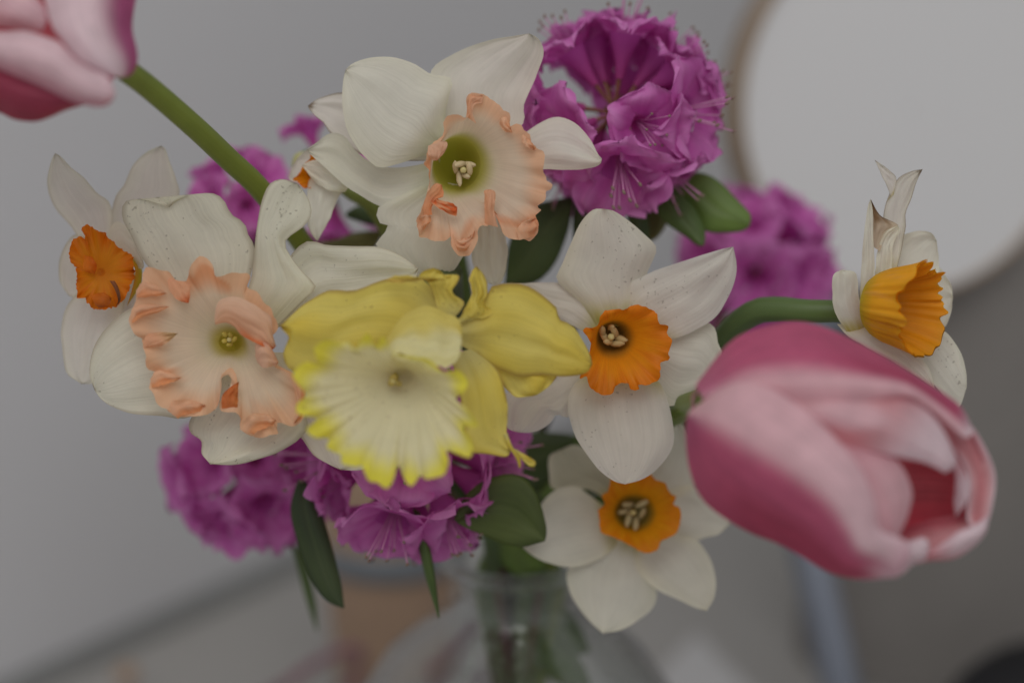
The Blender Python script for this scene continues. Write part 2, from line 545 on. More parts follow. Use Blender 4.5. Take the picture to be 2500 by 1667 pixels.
# ------------------------------------------------------------------ vase
vc = W(1262, 1375, .60); VZ = vc[2]; vc[2] = 0.0
HS = VZ / .17
outer = [(.001, .0012), (.030, .0012), (.036, .004), (.046, .020), (.0525, .045), (.0545, .070), (.0530, .098), (.0475, .121), (.0385, .137), (.0285, .147), (.0215, .1535), (.0190, .158), (.0192, .163), (.0212, .1675), (.0226, .1705)]
inner = [(.0230, .1720), (.0222, .1727), (.0206, .1710), (.0180, .1665), (.0167, .1630), (.0165, .158), (.0192, .1525), (.0265, .1452), (.0365, .1350), (.0455, .1195), (.0508, .0975), (.0524, .070), (.0504, .046), (.0440, .0225), (.034, .0075), (.001, .006)]
vm = Mesh()
lathe(vm, [(r * (1.0 if z > .153 else 1.13), z * HS) for r, z in outer + inner], vc, 96)
vase = thing("glass_vase", vc, "clear round glass vase with a narrow flared neck holding the bouquet", "vase")
part("body", vm, M_GLASS, vase)
rimg = bpy.data.materials.new("rim_glass"); rimg.use_nodes = True
rb_ = rimg.node_tree.nodes["Principled BSDF"]
rb_.inputs['Transmission Weight'].default_value = 1.0; rb_.inputs['IOR'].default_value = 1.45
rb_.inputs['Base Color'].default_value = (.93, .97, .95, 1); rb_.inputs['Roughness'].default_value = .04
rz = rimg.node_tree.nodes.new('ShaderNodeTexNoise'); rz.inputs['Scale'].default_value = 90
rbp = rimg.node_tree.nodes.new('ShaderNodeBump'); rbp.inputs['Strength'].default_value = .2; rbp.inputs['Distance'].default_value = .001
rimg.node_tree.links.new(rz.outputs[0], rbp.inputs['Height']); rimg.node_tree.links.new(rbp.outputs[0], rb_.inputs['Normal'])
rm_ = Mesh()
aa = np.linspace(0, 2 * np.pi, 13)
lathe(rm_, [(.0236 + .0024 * math.cos(a), .1728 * HS + .0026 * math.sin(a)) for a in aa], vc, 96)
part("rim", rm_, rimg, vase)
wm = Mesh()
wat = [(.001, .0064), (.0335, .0079), (.0436, .0228), (.0500, .0462), (.0520, .070), (.0504, .0972), (.0470, .110), (.0455, .1105), (.001, .1105)]
lathe(wm, [(r * 1.125, z * HS) for r, z in wat], vc, 96)
part("water", wm, M_WATER, vase)

NECK = np.array([vc[0], vc[1], .160 * HS])
def neck_pt(i, r=.0115):
    a = 2.399963 * i + .6
    rr = r * math.sqrt(((i * 7) % 18 + .5) / 18)
    return NECK + np.array([rr * math.cos(a), rr * math.sin(a), 0]), np.array([vc[0] - 2.0 * rr * math.cos(a), vc[1] - 2.0 * rr * math.sin(a), .0105 + .004 * (i % 3)])
NK = [0]
def stem_path(top_pts):
    NK[0] += 1
    n_, f_ = neck_pt(NK[0])
    top_pts = np.asarray(top_pts, float)
    last = top_pts[-1]
    mid = last * .45 + n_ * .55 + np.array([0, .006, .012])
    return np.vstack([top_pts, mid, n_ + np.array([0, 0, .012]), n_ - np.array([0, 0, .012]), f_]), f_

# ------------------------------------------------------------------ colours of tissue
def mixc(a, b, k):
    a, b = np.asarray(a), np.asarray(b)
    k = np.clip(k, 0, 1)[..., None]
    return a * (1 - k) + b * k
def sst(a, b, x):
    t = np.clip((x - a) / (b - a), 0, 1)
    return t * t * (3 - 2 * t)
CW = np.array([.90, .885, .77]); CW2 = np.array([.89, .87, .70]); CPK = np.array([.88, .84, .76])
BROWN = np.array([.22, .13, .05])

def white(base=(.45, .42, .05), bamt=1.0, brown=0.0, body=CW, edge=CW2, bt=.22):
    def f(T, S, sd):
        c = mixc(body, edge, .6 * np.abs(2 * S - 1) ** 3 + .4 * T ** 4)
        c = mixc(c, base, bamt * (1 - sst(.03, bt, T)) * (.75 + .5 * n2(T * 2, S * 8, sd)))
        if brown:
            e = np.minimum(np.minimum(S, 1 - S) * 1.6, (1 - T) * 1.2)
            k = 1 - sst(.0, .055, e + .05 * n2(T * 7, S * 7, sd + 5) - .035 * brown)
            c = mixc(c, BROWN, k * brown)
        return c
    return f

def yellowc(T, S, sd):
    c = mixc((.82, .66, .10), (.88, .77, .20), .5 + .9 * n2(T * 2.5, S * 3, sd))
    c = mixc((.66, .60, .24), c, sst(.0, .35, T))
    e = np.minimum(np.minimum(S, 1 - S) * 1.6, (1 - T) * 1.2)
    k = 1 - sst(0, .05, e + .10 * n2(T * 9, S * 9, sd + 5) - .012)
    return mixc(c, (.34, .20, .06), k * .75)

def leafc(dark=(.045, .075, .022), light=(.08, .125, .035), rib=(.10, .14, .05)):
    def f(T, S, sd):
        c = mixc(dark, light, .5 + .9 * n2(T * 2, S * 3, sd))
        return mixc(c, rib, np.exp(-((S - .5) / .035) ** 2) * .6 * (1 - T * .6))
    return f

# ------------------------------------------------------------------ corona (the cup of a daffodil)
def corona(mesh, zone, rim, thr, thr_r, d, dd_thr, dd_rim, colf, ruf=1.2, tang=3.0, tilt=(0, 0), freq=9, prof=2.0, nphi=230, nr=26, teeth=2.5, deep=8.0, tcol=(.3, .25, .03), fold=0.0, rimpow=5.0, lob=0.0, devc=0.0):
    SEED[0] += 1
    sd = SEED[0]
    Rm = crom(Z(zone, rim), nphi, closed=True)
    x0, y0, sc = ZONES[zone]
    c = np.array([x0 + thr[0] * sc, y0 + thr[1] * sc])
    rx, ry = thr_r[0] * sc, thr_r[1] * sc
    dv = Rm - c
    ang = np.unwrap(np.arctan2(dv[:, 1], dv[:, 0]))
    # monotone angle for the throat ring
    lin_a = np.linspace(ang[0], ang[0] + np.sign(ang[-1] - ang[0]) * 2 * np.pi, nphi, endpoint=False)
    ta = .25 * ang + .75 * lin_a
    Th = c + np.stack([rx * np.cos(ta), ry * np.sin(ta)], 1)
    r = np.linspace(0, 1, nr)
    RR, PH = np.meshgrid(r, np.arange(nphi), indexing='ij')
    A = lin_a[None, :]
    nzA = n2(2.2 * np.cos(A) + 0 * RR, 2.2 * np.sin(A) + .5 * RR, sd)
    nzB = n2(7 * np.cos(A) + 0 * RR, 7 * np.sin(A) + .8 * RR, sd + 3)
    nzC = n2(16 * np.cos(A) + 0 * RR, 16 * np.sin(A) + 0 * RR, sd + 6)
    ks = np.exp(-.5 * (np.arange(-40, 41) / 13.0) ** 2); ks /= ks.sum()
    Rs = np.stack([np.convolve(np.concatenate([Rm[-40:, j], Rm[:, j], Rm[:40, j]]), ks, 'valid') for j in (0, 1)], 1)
    P = Th[None] * (1 - RR[..., None]) + Rs[None] * RR[..., None] + (Rm - Rs)[None] * (RR ** rimpow)[..., None]
    wave = np.sin(freq * A + 5 * nzA)
    tn = np.stack([-np.sin(ta), np.cos(ta)], 1)[None]
    rad = np.stack([np.cos(ta), np.sin(ta)], 1)[None]
    P = P + tn * (tang * np.cos(freq * A + 5 * nzA) * RR ** 3)[..., None]
    P = P + rad * (teeth * (nzC * 1.5 + nzB) * RR ** 6)[..., None]
    dd = dd_rim + (dd_thr - dd_rim) * (1 - RR) ** prof
    dd = dd + ruf * (RR ** 6 * (.8 * wave + 1.0 * nzB) + RR ** 1.5 * 1.3 * nzA + .3 * RR ** 3 * nzB)
    dd = dd + fold * np.clip(RR - .86, 0, 1) / .14
    dd = dd + (tilt[0] * (P[..., 0] - c[0]) + tilt[1] * (P[..., 1] - c[1])) * .01
    dev = ((Rm - Rs) * rad[0]).sum(1)[None]
    dd = dd + lob * np.clip(dev, -12, 12) * RR ** 3
    V = W(P[..., 0], P[..., 1], d + dd * .001)
    Ccol = colf(RR + devc * np.clip(dev, -12, 14) * RR ** 3, A + 0 * RR, sd)
    UV = np.stack([A * 1.1 + 0 * RR, RR * .8], -1)
    mesh.add(V.reshape(-1, 3), grid_faces(nr, nphi, True), Ccol.reshape(-1, 3), UV.reshape(-1, 2))
    # throat
    tr = np.array([1.0, .84, .60, .30, .01]); td = np.array([0, .25, .55, .85, 1.0]) * deep
    Pt = c + (Th - c)[None] * tr[:, None, None]
    ddt = (dd[0][None] + td[:, None])
    Vt = W(Pt[..., 0], Pt[..., 1], d + ddt * .001)
    ct = mixc(np.asarray(Ccol[0])[None].repeat(5, 0), np.asarray(tcol), np.array([.3, .7, 1, 1, 1])[:, None] + 0 * ddt)
    mesh.add(Vt.reshape(-1, 3), grid_faces(5, nphi, True), ct.reshape(-1, 3))
    return mesh

def peachc(thr=(.52, .49, .09), k0=.30):
    def f(R, A, sd):
        c = mixc((.88, .72, .55), (.92, .57, .36), sst(.62, 1.0, R + .12 * n2(4 * np.cos(A), 4 * np.sin(A), sd)))
        c = mixc((.84, .74, .55), c, sst(.1, .5, R))
        c = mixc(thr, c, sst(.0, k0, R))
        k = sst(.28, .5, n2(2.2 * np.cos(A) + 3, 2.2 * np.sin(A) + 2 * R, sd + 8)) * sst(.55, .95, R)
        return mixc(c, (.80, .30, .12), k * .7)
    return f

def orangec(thr=(.32, .16, .02), a=(.86, .30, .008), b=(.80, .22, .006), br=0.0):
    def f(R, A, sd):
        c = mixc(a, b, sst(.4, 1.0, R + .5 * n2(5 * np.cos(A), 5 * np.sin(A), sd)))
        c = mixc(thr, c, sst(.0, .30, R))
        if br:
            k = sst(.35, .55, n2(1.5 * np.cos(A) + 1, 1.5 * np.sin(A) + R, sd + 8)) * sst(.8, .98, R)
            c = mixc(c, (.12, .06, .02), k * br)
        return c
    return f

def stamens(root, zone, c, ring_r, d, dd, n=6, size=1.0, col=(.62, .52, .30), fil=(.6, .55, .25), tilt=(0, 0), length=6.0, seed=0, shape=2.4):
    """anthers in a ring round the style, each a curved filament with a plump anther"""
    rnd = random.Random(seed)
    x0, y0, sc = ZONES[zone]
    cx, cy = x0 + c[0] * sc, y0 + c[1] * sc
    for i in range(n + 1):
        m = Mesh()
        if i == n:
            px, py, dz = cx, cy, dd - 1.2
        else:
            a = 2 * math.pi * (i + .3 * rnd.random()) / n
            px, py = cx + ring_r * sc * math.cos(a), cy + ring_r * sc * math.sin(a)
            dz = dd + rnd.uniform(-1.0, 1.0); rj = rnd.uniform(.6, 1.15); px, py = cx + (px - cx) * rj, cy + (py - cy) * rj
        tip = W(px, py, d + dz * .001)
        bx, by = cx - tilt[0], cy - tilt[1]
        base = W(bx + .3 * (px - cx), by + .3 * (py - cy), d + (dz + length) * .001)
        tube(m, np.vstack([base, .5 * (base + tip), tip]), .0004 * size, fil, 6, 6)
        v = W(px + (px - cx) * .4 + rnd.uniform(-9, 9), py + (py - cy) * .4 + rnd.uniform(-9, 9), d + (dz - rnd.uniform(.2, 1.4)) * .001) - tip
        v /= np.linalg.norm(v)
        p1 = np.cross(v, FWD); p1 /= np.linalg.norm(p1) + 1e-9
        p2 = np.cross(v, p1)
        if i == n:
            blob(m, tip, (p1 * .0009 * size, p2 * .0009 * size, v * .0008 * size), (.70, .62, .28), wob=.2, seed=i)
        else:
            blob(m, tip + v * .0004, (p1 * .00085 * size, p2 * .0008 * size, v * .00085 * shape * size * .8), np.array(col) * rnd.uniform(.85, 1.1), wob=.25, seed=i + seed)
        part("stamen" if i < n else "pistil", m, M_STAMEN, root)

CS1, CS2 = np.array([.12, .19, .045]), np.array([.08, .135, .045])
def flower_root(name, label, cat, group, back_pts, r=.0030, c1=CS1, c2=CS2, ovary=True):
    path, foot_ = stem_path(back_pts)
    root = thing(name, foot_, label, cat, group)
    m = Mesh()
    tube(m, path, [r * .8, r, r, r * 1.05, r * 1.05], np.array([c1, c1, c2, c2 * .8, c2 * .8]), 24, 60)
    part("stem", m, M_STEM, root)
    return root, path

def petal(root, mat, specs, d, solid=0.0, label=None):
    m = Mesh()
    for sp in specs:
        patch(m, sp[0], sp[1], sp[2], d, sp[3], **(sp[4] if len(sp) > 4 else {}))
    return part("petal", m, mat, root, solid, label)

def back_tube(root, c, d, back, r0=.004, r1=.0032, col=(.30, .34, .10)):
    """narrow flower tube and green ovary between the petals and the stem"""
    a = W(c[0], c[1], d + .0165)
    b = np.asarray(back)
    m = Mesh()
    tube(m, np.vstack([a, a * .6 + b * .4, b]), [r0 * .9, r1 * .8, r1 * .85], np.array([(.6, .58, .25), (.35, .40, .12), (.14, .22, .05)]), 14, 14)
    v = b - a; L_ = np.linalg.norm(v); v /= L_
    p1 = np.cross(v, UP); p1 /= np.linalg.norm(p1); p2 = np.cross(v, p1)
    blob(m, b - v * .003, (p1 * .0045, p2 * .0045, v * .008), (.10, .17, .05), 12, 14)
    part("flower_tube", m, M_STEM, root)

GD = "daffodils standing in the vase"

# ================================================================== peach-cupped daffodil, upper
d3 = .503
back = W(1080, 420, d3 + .034)
r3, _ = flower_root("daffodil", "white daffodil with an open ruffled peach cup above the yellow daffodil", "daffodil", GD,
                    [back, W(1090, 500, d3 + .05), W(1130, 700, d3 + .06)])
back_tube(r3, (1110, 400), d3, back)
wB = white(base=(.62, .62, .38), bamt=.7, bt=.3)
wBb = white(base=(.62, .62, .38), bamt=.7, bt=.3, body=CW * np.array([.97, .97, .93]), edge=np.array([.76, .75, .64]))
petal(r3, M_WHITE, [('B', [(900, 850), (700, 920), (590, 940), (520, 890), (440, 800), (380, 680), (355, 520), (360, 390), (375, 315)],
                     [(1020, 720), (1010, 590), (1040, 470), (1055, 375), (920, 345), (820, 280), (700, 240), (560, 235), (430, 270), (375, 315)], wB,
                     dict(dl=(6, -3, -6), dr=(5, 1, -6), bulge=-5, rip=.9, rib=.9))], d3)
petal(r3, M_WHITE, [('B', [(1000, 740), (950, 500), (920, 325), (1060, 215), (1250, 140), (1400, 108), (1550, 85)],
                     [(1300, 820), (1500, 670), (1515, 580), (1522, 520), (1590, 360), (1635, 240), (1635, 170), (1600, 115), (1550, 85)], wB,
                     dict(dl=(7, 7, 3), dr=(7, 5, 0), bulge=2.5, rip=1.4, rib=-.8, veins=.16))], d3)
petal(r3, M_WHITE, [('B', [(1350, 760), (1480, 740), (1555, 695), (1640, 640), (1740, 618), (1850, 660), (1930, 750), (1985, 850), (2010, 880)],
                     [(1350, 980), (1480, 960), (1660, 950), (1850, 955), (1960, 938), (2005, 912), (2010, 880)], wB,
                     dict(dl=(7, 5, 1), dr=(7, 4, 1), bulge=-2.5, rip=.9, veins=.12))], d3)
petal(r3, M_WHITE, [('B', [(900, 900), (600, 890), (420, 830), (275, 715), (240, 660), (180, 610), (140, 560), (135, 545)],
                     [(900, 760), (600, 560), (480, 480), (345, 460), (200, 500), (135, 545)],
                     white(base=(.62, .62, .38), bamt=.6, brown=.75, body=CPK, edge=CPK), dict(dl=(8, 10, 9), dr=(8, 11, 10), bulge=1.5, rip=.7))], d3, label="beige petal with a browned edge")
petal(r3, M_WHITE, [('B', [(980, 880), (800, 930), (600, 930), (450, 840), (370, 740), (275, 722), (190, 780), (120, 828)],
                     [(950, 1060), (800, 1150), (640, 1190), (560, 1170), (470, 1115), (390, 1070), (300, 990), (190, 890), (120, 828)], wBb,
                     dict(dl=(6, 5, 5), dr=(7, 6, 6), bulge=3.0, rip=.9))], d3)
petal(r3, M_WHITE, [('B', [(940, 1020), (760, 1100), (600, 1180), (572, 1240), (600, 1300), (650, 1312), (600, 1380), (570, 1430), (640, 1510), (800, 1620), (960, 1660)],
                     [(1160, 1060), (1190, 1250), (1170, 1420), (1110, 1530), (1050, 1610), (960, 1660)], wBb,
                     dict(dl=(6, 6, 9), dr=(6, 7, 9), bulge=-2.0, rip=1.3, veins=.18))], d3)
petal(r3, M_WHITE, [('B', [(1150, 1060), (1190, 1350), (1180, 1520), (1230, 1640), (1320, 1690)],
                     [(1400, 1100), (1400, 1380), (1412, 1470), (1400, 1580), (1370, 1670), (1320, 1690)], wBb,
                     dict(dl=(7, 8, 11), dr=(7, 9, 11), bulge=-1.5, rip=.8, veins=.15))], d3)
cm3 = Mesh()
corona(cm3, 'B', [(1200, 465), (1275, 490), (1350, 535), (1415, 600), (1420, 665), (1500, 680), (1552, 725), (1560, 785), (1635, 835), (1655, 905), (1640, 980), (1700, 1055), (1640, 1095), (1655, 1140), (1600, 1175), (1615, 1215), (1585, 1260), (1610, 1315), (1585, 1375), (1500, 1400), (1420, 1375), (1365, 1315), (1330, 1215), (1295, 1100), (1280, 1200), (1285, 1290), (1215, 1330), (1220, 1410), (1180, 1500), (1110, 1500), (1055, 1430), (1060, 1345), (1010, 1395), (930, 1410), (850, 1370), (820, 1280), (860, 1195), (905, 1110), (915, 1030), (895, 920), (905, 810), (960, 775), (1015, 720), (1015, 645), (1060, 600), (1150, 620), (1145, 560), (1155, 500)],
       (1085, 915), (150, 165), d3, 3.5, -7, peachc(), ruf=1.5, tang=5, freq=15, prof=1.7, teeth=5.0, deep=8, rimpow=4, lob=-.07, devc=.008, tcol=(.36, .35, .03))
part("corona", cm3, M_PEACH, r3, 0.0, "ruffled peach cup with a green throat")
fm = Mesh()
def oc_(T, S, sd):
    return mixc((.86, .44, .24), (.80, .20, .06), sst(.1, .5, n2(T * 4, S * 3, sd) + .3))
patch(fm, 'B', [(900, 1110), (940, 1125), (990, 1150), (1050, 1165), (1088, 1190)], [(905, 1150), (950, 1185), (1000, 1215), (1060, 1245), (1085, 1240), (1088, 1190)], d3, oc_, dl=(-8.2, -8.6, -8.2), dr=(-8.2, -8.8, -8.2), bulge=-.8, rip=.9, edge=3)
patch(fm, 'B', [(880, 1250), (870, 1180), (910, 1080), (950, 1040), (990, 1050)], [(930, 1240), (925, 1190), (960, 1140), (1000, 1120), (990, 1050)], d3, lambda T, S, sd: mixc((.86, .46, .26), (.84, .34, .15), S), dl=(-8.2, -8.6, -8), bulge=-.9, rip=.5, edge=2)
patch(fm, 'B', [(905, 800), (900, 850), (925, 890), (960, 895)], [(950, 785), (1010, 770), (1025, 800), (1000, 850), (960, 895)], d3, lambda T, S, sd: mixc((.86, .56, .40), (.86, .50, .33), T), dl=(-7.8, -8.4, -8), bulge=-1.6, rip=.5)
patch(fm, 'B', [(1265, 1300), (1262, 1210), (1262, 1130), (1262, 1085), (1300, 1078)], [(1350, 1320), (1325, 1225), (1330, 1150), (1332, 1095), (1300, 1078)], d3, lambda T, S, sd: mixc((.86, .46, .27), (.86, .52, .34), S), dl=(-7.2, -8.2, -8), bulge=-1.8, rip=.4)
patch(fm, 'B', [(1155, 620), (1150, 560), (1158, 490), (1200, 465), (1250, 482)], [(1210, 660), (1185, 590), (1200, 540), (1250, 530), (1250, 482)], d3, lambda T, S, sd: mixc((.87, .50, .30), (.86, .56, .38), S), dl=(-7.2, -8.4, -8), bulge=-1.2, rip=.4)
for L_, R_ in (([(1400, 600), (1360, 640), (1380, 700), (1440, 720)], [(1422, 660), (1430, 690), (1435, 700), (1440, 720)]),
               ([(1552, 725), (1500, 740), (1520, 800), (1580, 830)], [(1562, 785), (1580, 800), (1590, 815), (1580, 830)]),
               ([(1480, 1400), (1470, 1330), (1520, 1280), (1590, 1260)], [(1585, 1378), (1600, 1330), (1612, 1300), (1590, 1260)]),
               ([(1060, 1350), (1090, 1400), (1150, 1390), (1200, 1340)], [(1060, 1440), (1110, 1470), (1180, 1440), (1200, 1340)]),
               ([(850, 1360), (830, 1290), (870, 1240), (920, 1250)], [(880, 1330), (900, 1300), (920, 1280), (920, 1250)])):
    patch(fm, 'B', L_, R_, d3, lambda T, S, sd: mixc((.91, .60, .40), (.90, .50, .28), sst(.2, .9, S + .4 * n2(T * 3, S * 3, sd))), dl=(-7.6, -8.6, -8), dr=(-7.6, -8.8, -8), bulge=-.7, rip=1.2, edge=4, nu=18, nv=9)
part("corona_fold", fm, M_PEACH, r3, 0.0, "curled orange and peach frills folded over the cup")
stamens(r3, 'B', (1128, 955), 48, d3, 0, 6, 1.0, (.74, .62, .38), (.62, .58, .24), tilt=(12, 14), length=8, seed=4, shape=3.4)

# ================================================================== small narcissus behind it
d10 = .522
back = W(770, 400, d10 + .026)
r10, _ = flower_root("daffodil", "partly hidden small white daffodil with orange cup beneath the browned beige petal", "daffodil", GD,
                     [back, W(860, 470, d10 + .02), W(930, 530, d10 + .02), W(1050, 800, .56)], r=.0028, c1=np.array([.20, .24, .05]))
back_tube(r10, (740, 400), d10, back)
w10 = white(base=(.6, .55, .2), bamt=.5, body=CW, edge=CW2)
petal(r10, M_WHITE, [('L', [(760, 700), (640, 600), (480, 470), (330, 480), (240, 525)], [(690, 800), (560, 790), (440, 740), (340, 655), (240, 525)], w10, dict(dl=(-9, -9, -8), bulge=-2, rip=.5))], d10)
petal(r10, M_WHITE, [('L', [(500, 640), (345, 650), (300, 760), (290, 1000), (320, 1200), (400, 1315)], [(690, 760), (640, 830), (590, 920), (540, 1060), (470, 1190), (400, 1315)], white(base=(.6, .55, .2), bamt=.5, brown=.3), dict(dl=(-5, -6, -6), bulge=-2, rip=.5))], d10)
petal(r10, M_WHITE, [('L', [(420, 620), (240, 700), (110, 680), (130, 560), (170, 490)], [(500, 520), (420, 400), (300, 370), (220, 420), (170, 490)], white(bamt=.5, body=CPK), dict(dl=(3, 3, 2), bulge=1, rip=.5))], d10)
petal(r10, M_WHITE, [('L', [(520, 540), (480, 380), (560, 250)], [(660, 560), (680, 400), (560, 250)], w10, dict(dl=(4, 4, 4), bulge=1))], d10)
petal(r10, M_WHITE, [('L', [(620, 560), (760, 480), (860, 560)], [(640, 700), (780, 720), (860, 560)], w10, dict(dl=(5, 5, 5), bulge=1))], d10)
cm = Mesh()
corona(cm, 'L', [(345, 400), (420, 430), (470, 520), (480, 620), (430, 720), (340, 760), (255, 755), (200, 700), (150, 670), (220, 600), (260, 520), (310, 470)], (370, 590), (45, 50), d10, 3, -5.5, orangec(), ruf=.6, tang=1.5, freq=8, teeth=1.5)
part("corona", cm, M_ORANGE, r10, 0.0)

# ================================================================== peach-cupped daffodil, left
d4 = .496
back = W(575, 790, d4 + .036)
r4, _ = flower_root("daffodil", "speckled white daffodil with a torn peach cup left of the yellow daffodil", "daffodil", GD,
                    [back, W(600, 840, d4 + .055), W(760, 1000, d4 + .07)])
back_tube(r4, (575, 790), d4, back)
wD = white(base=(.62, .60, .36), bamt=.6, brown=.45, body=CW * np.array([.98, .98, .93]), bt=.3)
petal(r4, M_OLD, [('D', [(680, 870), (530, 650), (480, 590), (420, 470), (380, 390), (390, 315), (460, 300), (540, 320), (600, 337)],
                   [(900, 870), (980, 650), (1000, 530), (970, 470), (950, 410), (890, 370), (850, 300), (790, 270), (700, 285), (640, 305), (600, 337)], wD,
                   dict(dl=(6, 2, -2), dr=(6, 4, 0), bulge=-3.5, rip=1.3))], d4)
petal(r4, M_OLD, [('D', [(900, 880), (975, 690), (998, 530), (1012, 400), (1034, 300), (1070, 228), (1130, 205), (1200, 228)],
                   [(1120, 880), (1240, 760), (1286, 712), (1225, 640), (1170, 570), (1142, 495), (1225, 430), (1263, 370), (1250, 300), (1200, 228)], wD,
                   dict(dl=(4, -1, -3), dr=(4, 0, 2), bulge=-3.2, rip=1.1))], d4)
petal(r4, M_OLD, [('S', [(640, 770), (700, 640), (748, 590), (800, 598), (850, 600), (920, 602), (975, 620), (1022, 655)], [(660, 810), (760, 760), (880, 730), (1000, 700), (1022, 655)], wD,
                   dict(dl=(7, 6, 4), dr=(7, 6, 4), bulge=-1.0, rip=1.3))], d4)
petal(r4, M_OLD, [('D', [(760, 850), (600, 800), (440, 800), (335, 870), (262, 960), (230, 1050), (228, 1125), (250, 1190)],
                   [(860, 1080), (800, 1250), (740, 1300), (650, 1324), (560, 1311), (430, 1300), (330, 1265), (280, 1230), (250, 1190)], wD,
                   dict(dl=(6, 4, 2), dr=(6, 3, 2), bulge=-3.5, rip=.9))], d4)
petal(r4, M_OLD, [('D', [(800, 1100), (715, 1290), (690, 1350), (705, 1395), (748, 1428), (750, 1485), (790, 1536)],
                   [(1130, 1100), (1245, 1330), (1212, 1412), (1130, 1470), (1040, 1505), (900, 1539), (790, 1536)], wD,
                   dict(dl=(6, 6, 0), dr=(6, 3, 0), bulge=-3.5, rip=1.5, veins=.15))], d4)
petal(r4, M_OLD, [('S', [(600, 860), (690, 1020), (735, 1068), (765, 1110), (800, 1132), (832, 1147)], [(760, 860), (900, 1040), (925, 1110), (890, 1145), (832, 1147)], wD,
                   dict(dl=(7, 7, 6), dr=(7, 7, 6), bulge=-1.5, rip=.7))], d4)
cm = Mesh()
corona(cm, 'D', [(480, 632), (545, 618), (600, 655), (655, 690), (690, 680), (690, 620), (740, 578), (795, 600), (830, 655), (920, 642), (970, 652), (965, 705), (1010, 740), (1080, 830), (1100, 900), (1060, 960), (1080, 1060), (1150, 1100), (1235, 1180), (1225, 1310), (1180, 1360), (1110, 1330), (1105, 1390), (1060, 1412), (990, 1392), (930, 1372), (915, 1310), (850, 1280), (850, 1225), (905, 1160), (880, 1090), (830, 1120), (845, 1200), (838, 1255), (780, 1292), (660, 1320), (590, 1282), (525, 1222), (512, 1150), (555, 1110), (490, 1080), (480, 990), (470, 940), (430, 910), (415, 860), (440, 800), (445, 730), (470, 690)],
       (885, 965), (55, 45), d4, 3, -6, peachc((.60, .50, .10), .2), ruf=1.7, tang=6, freq=14, prof=1.8, teeth=5, deep=5, rimpow=4, lob=-.07, devc=.008, tcol=(.5, .42, .04))
part("corona", cm, M_PEACH, r4, 0.0, "torn ruffled peach cup")
fm = Mesh()
pf = lambda T, S, sd: mixc(mixc((.86, .62, .46), (.86, .48, .30), S), (.80, .22, .07), sst(.75, 1.0, S + .25 * n2(T * 3, S * 3, sd)) * sst(.3, .6, T))
patch(fm, 'D', [(810, 855), (830, 775), (900, 755), (985, 785), (1070, 850), (1085, 930), (1098, 985)], [(815, 885), (870, 875), (910, 905), (955, 945), (1040, 985), (1080, 998), (1098, 985)], d4, pf, dl=(-7.5, -10, -8), dr=(-7, -8.5, -8), bulge=-2.2, rip=1.2, edge=3)
patch(fm, 'D', [(1000, 1030), (1005, 965), (1040, 945), (1080, 1000), (1110, 1060)], [(1010, 1060), (1040, 1085), (1080, 1080), (1100, 1075), (1110, 1060)], d4, lambda T, S, sd: mixc((.87, .60, .45), (.86, .52, .35), T), dl=(-7, -9, -8), bulge=-1.5, rip=.5)
patch(fm, 'D', [(590, 660), (600, 720), (640, 770), (690, 785)], [(640, 680), (690, 690), (697, 740), (690, 785)], d4, lambda T, S, sd: mixc((.86, .48, .29), (.80, .22, .07), sst(.5, 1, T)), dl=(-7, -8, -8), bulge=-1, rip=.6)
patch(fm, 'D', [(480, 1000), (490, 940), (550, 920), (640, 925)], [(490, 990), (560, 985), (600, 960), (640, 925)], d4, lambda T, S, sd: mixc((.87, .50, .31), (.66, .48, .25), sst(.4, .9, T)), dl=(-7, -8.4, -7.8), bulge=-1.2, rip=.6)
patch(fm, 'D', [(845, 1275), (845, 1220), (880, 1180), (925, 1150)], [(915, 1280), (920, 1240), (920, 1190), (925, 1150)], d4, lambda T, S, sd: mixc((.78, .24, .08), (.70, .26, .08), S), dl=(-6, -7, -7), bulge=-.8, rip=.8)
pz = lambda T, S, sd: mixc((.90, .58, .38), (.88, .42, .20), sst(.3, .9, S + .4 * n2(T * 3, S * 3, sd)))
for L_, R_ in (([(420, 850), (450, 800), (520, 790), (600, 800)], [(425, 880), (470, 850), (540, 830), (600, 800)]),
               ([(445, 725), (470, 690), (530, 700), (590, 740)], [(450, 760), (500, 755), (550, 750), (590, 740)]),
               ([(510, 1140), (540, 1100), (600, 1110), (660, 1130)], [(520, 1180), (570, 1165), (620, 1150), (660, 1130)]),
               ([(590, 1285), (620, 1240), (700, 1235), (770, 1260)], [(640, 1320), (690, 1300), (740, 1290), (770, 1260)]),
               ([(930, 1372), (970, 1310), (1040, 1300), (1100, 1330)], [(990, 1395), (1040, 1370), (1080, 1360), (1100, 1330)]),
               ([(1160, 1110), (1180, 1180), (1190, 1260), (1180, 1350)], [(1235, 1180), (1228, 1240), (1222, 1310), (1180, 1350)])):
    patch(fm, 'D', L_, R_, d4, pz, dl=(-7.2, -8.2, -7.6), dr=(-7.4, -8.6, -7.6), bulge=-.8, rip=1.3, edge=5, nu=18, nv=9)
part("corona_fold", fm, M_PEACH, r4, 0.0, "curled orange edged frills of the peach cup")
stamens(r4, 'D', (880, 955), 22, d4, -1, 5, .8, (.62, .50, .10), (.55, .48, .08), length=4, seed=9)

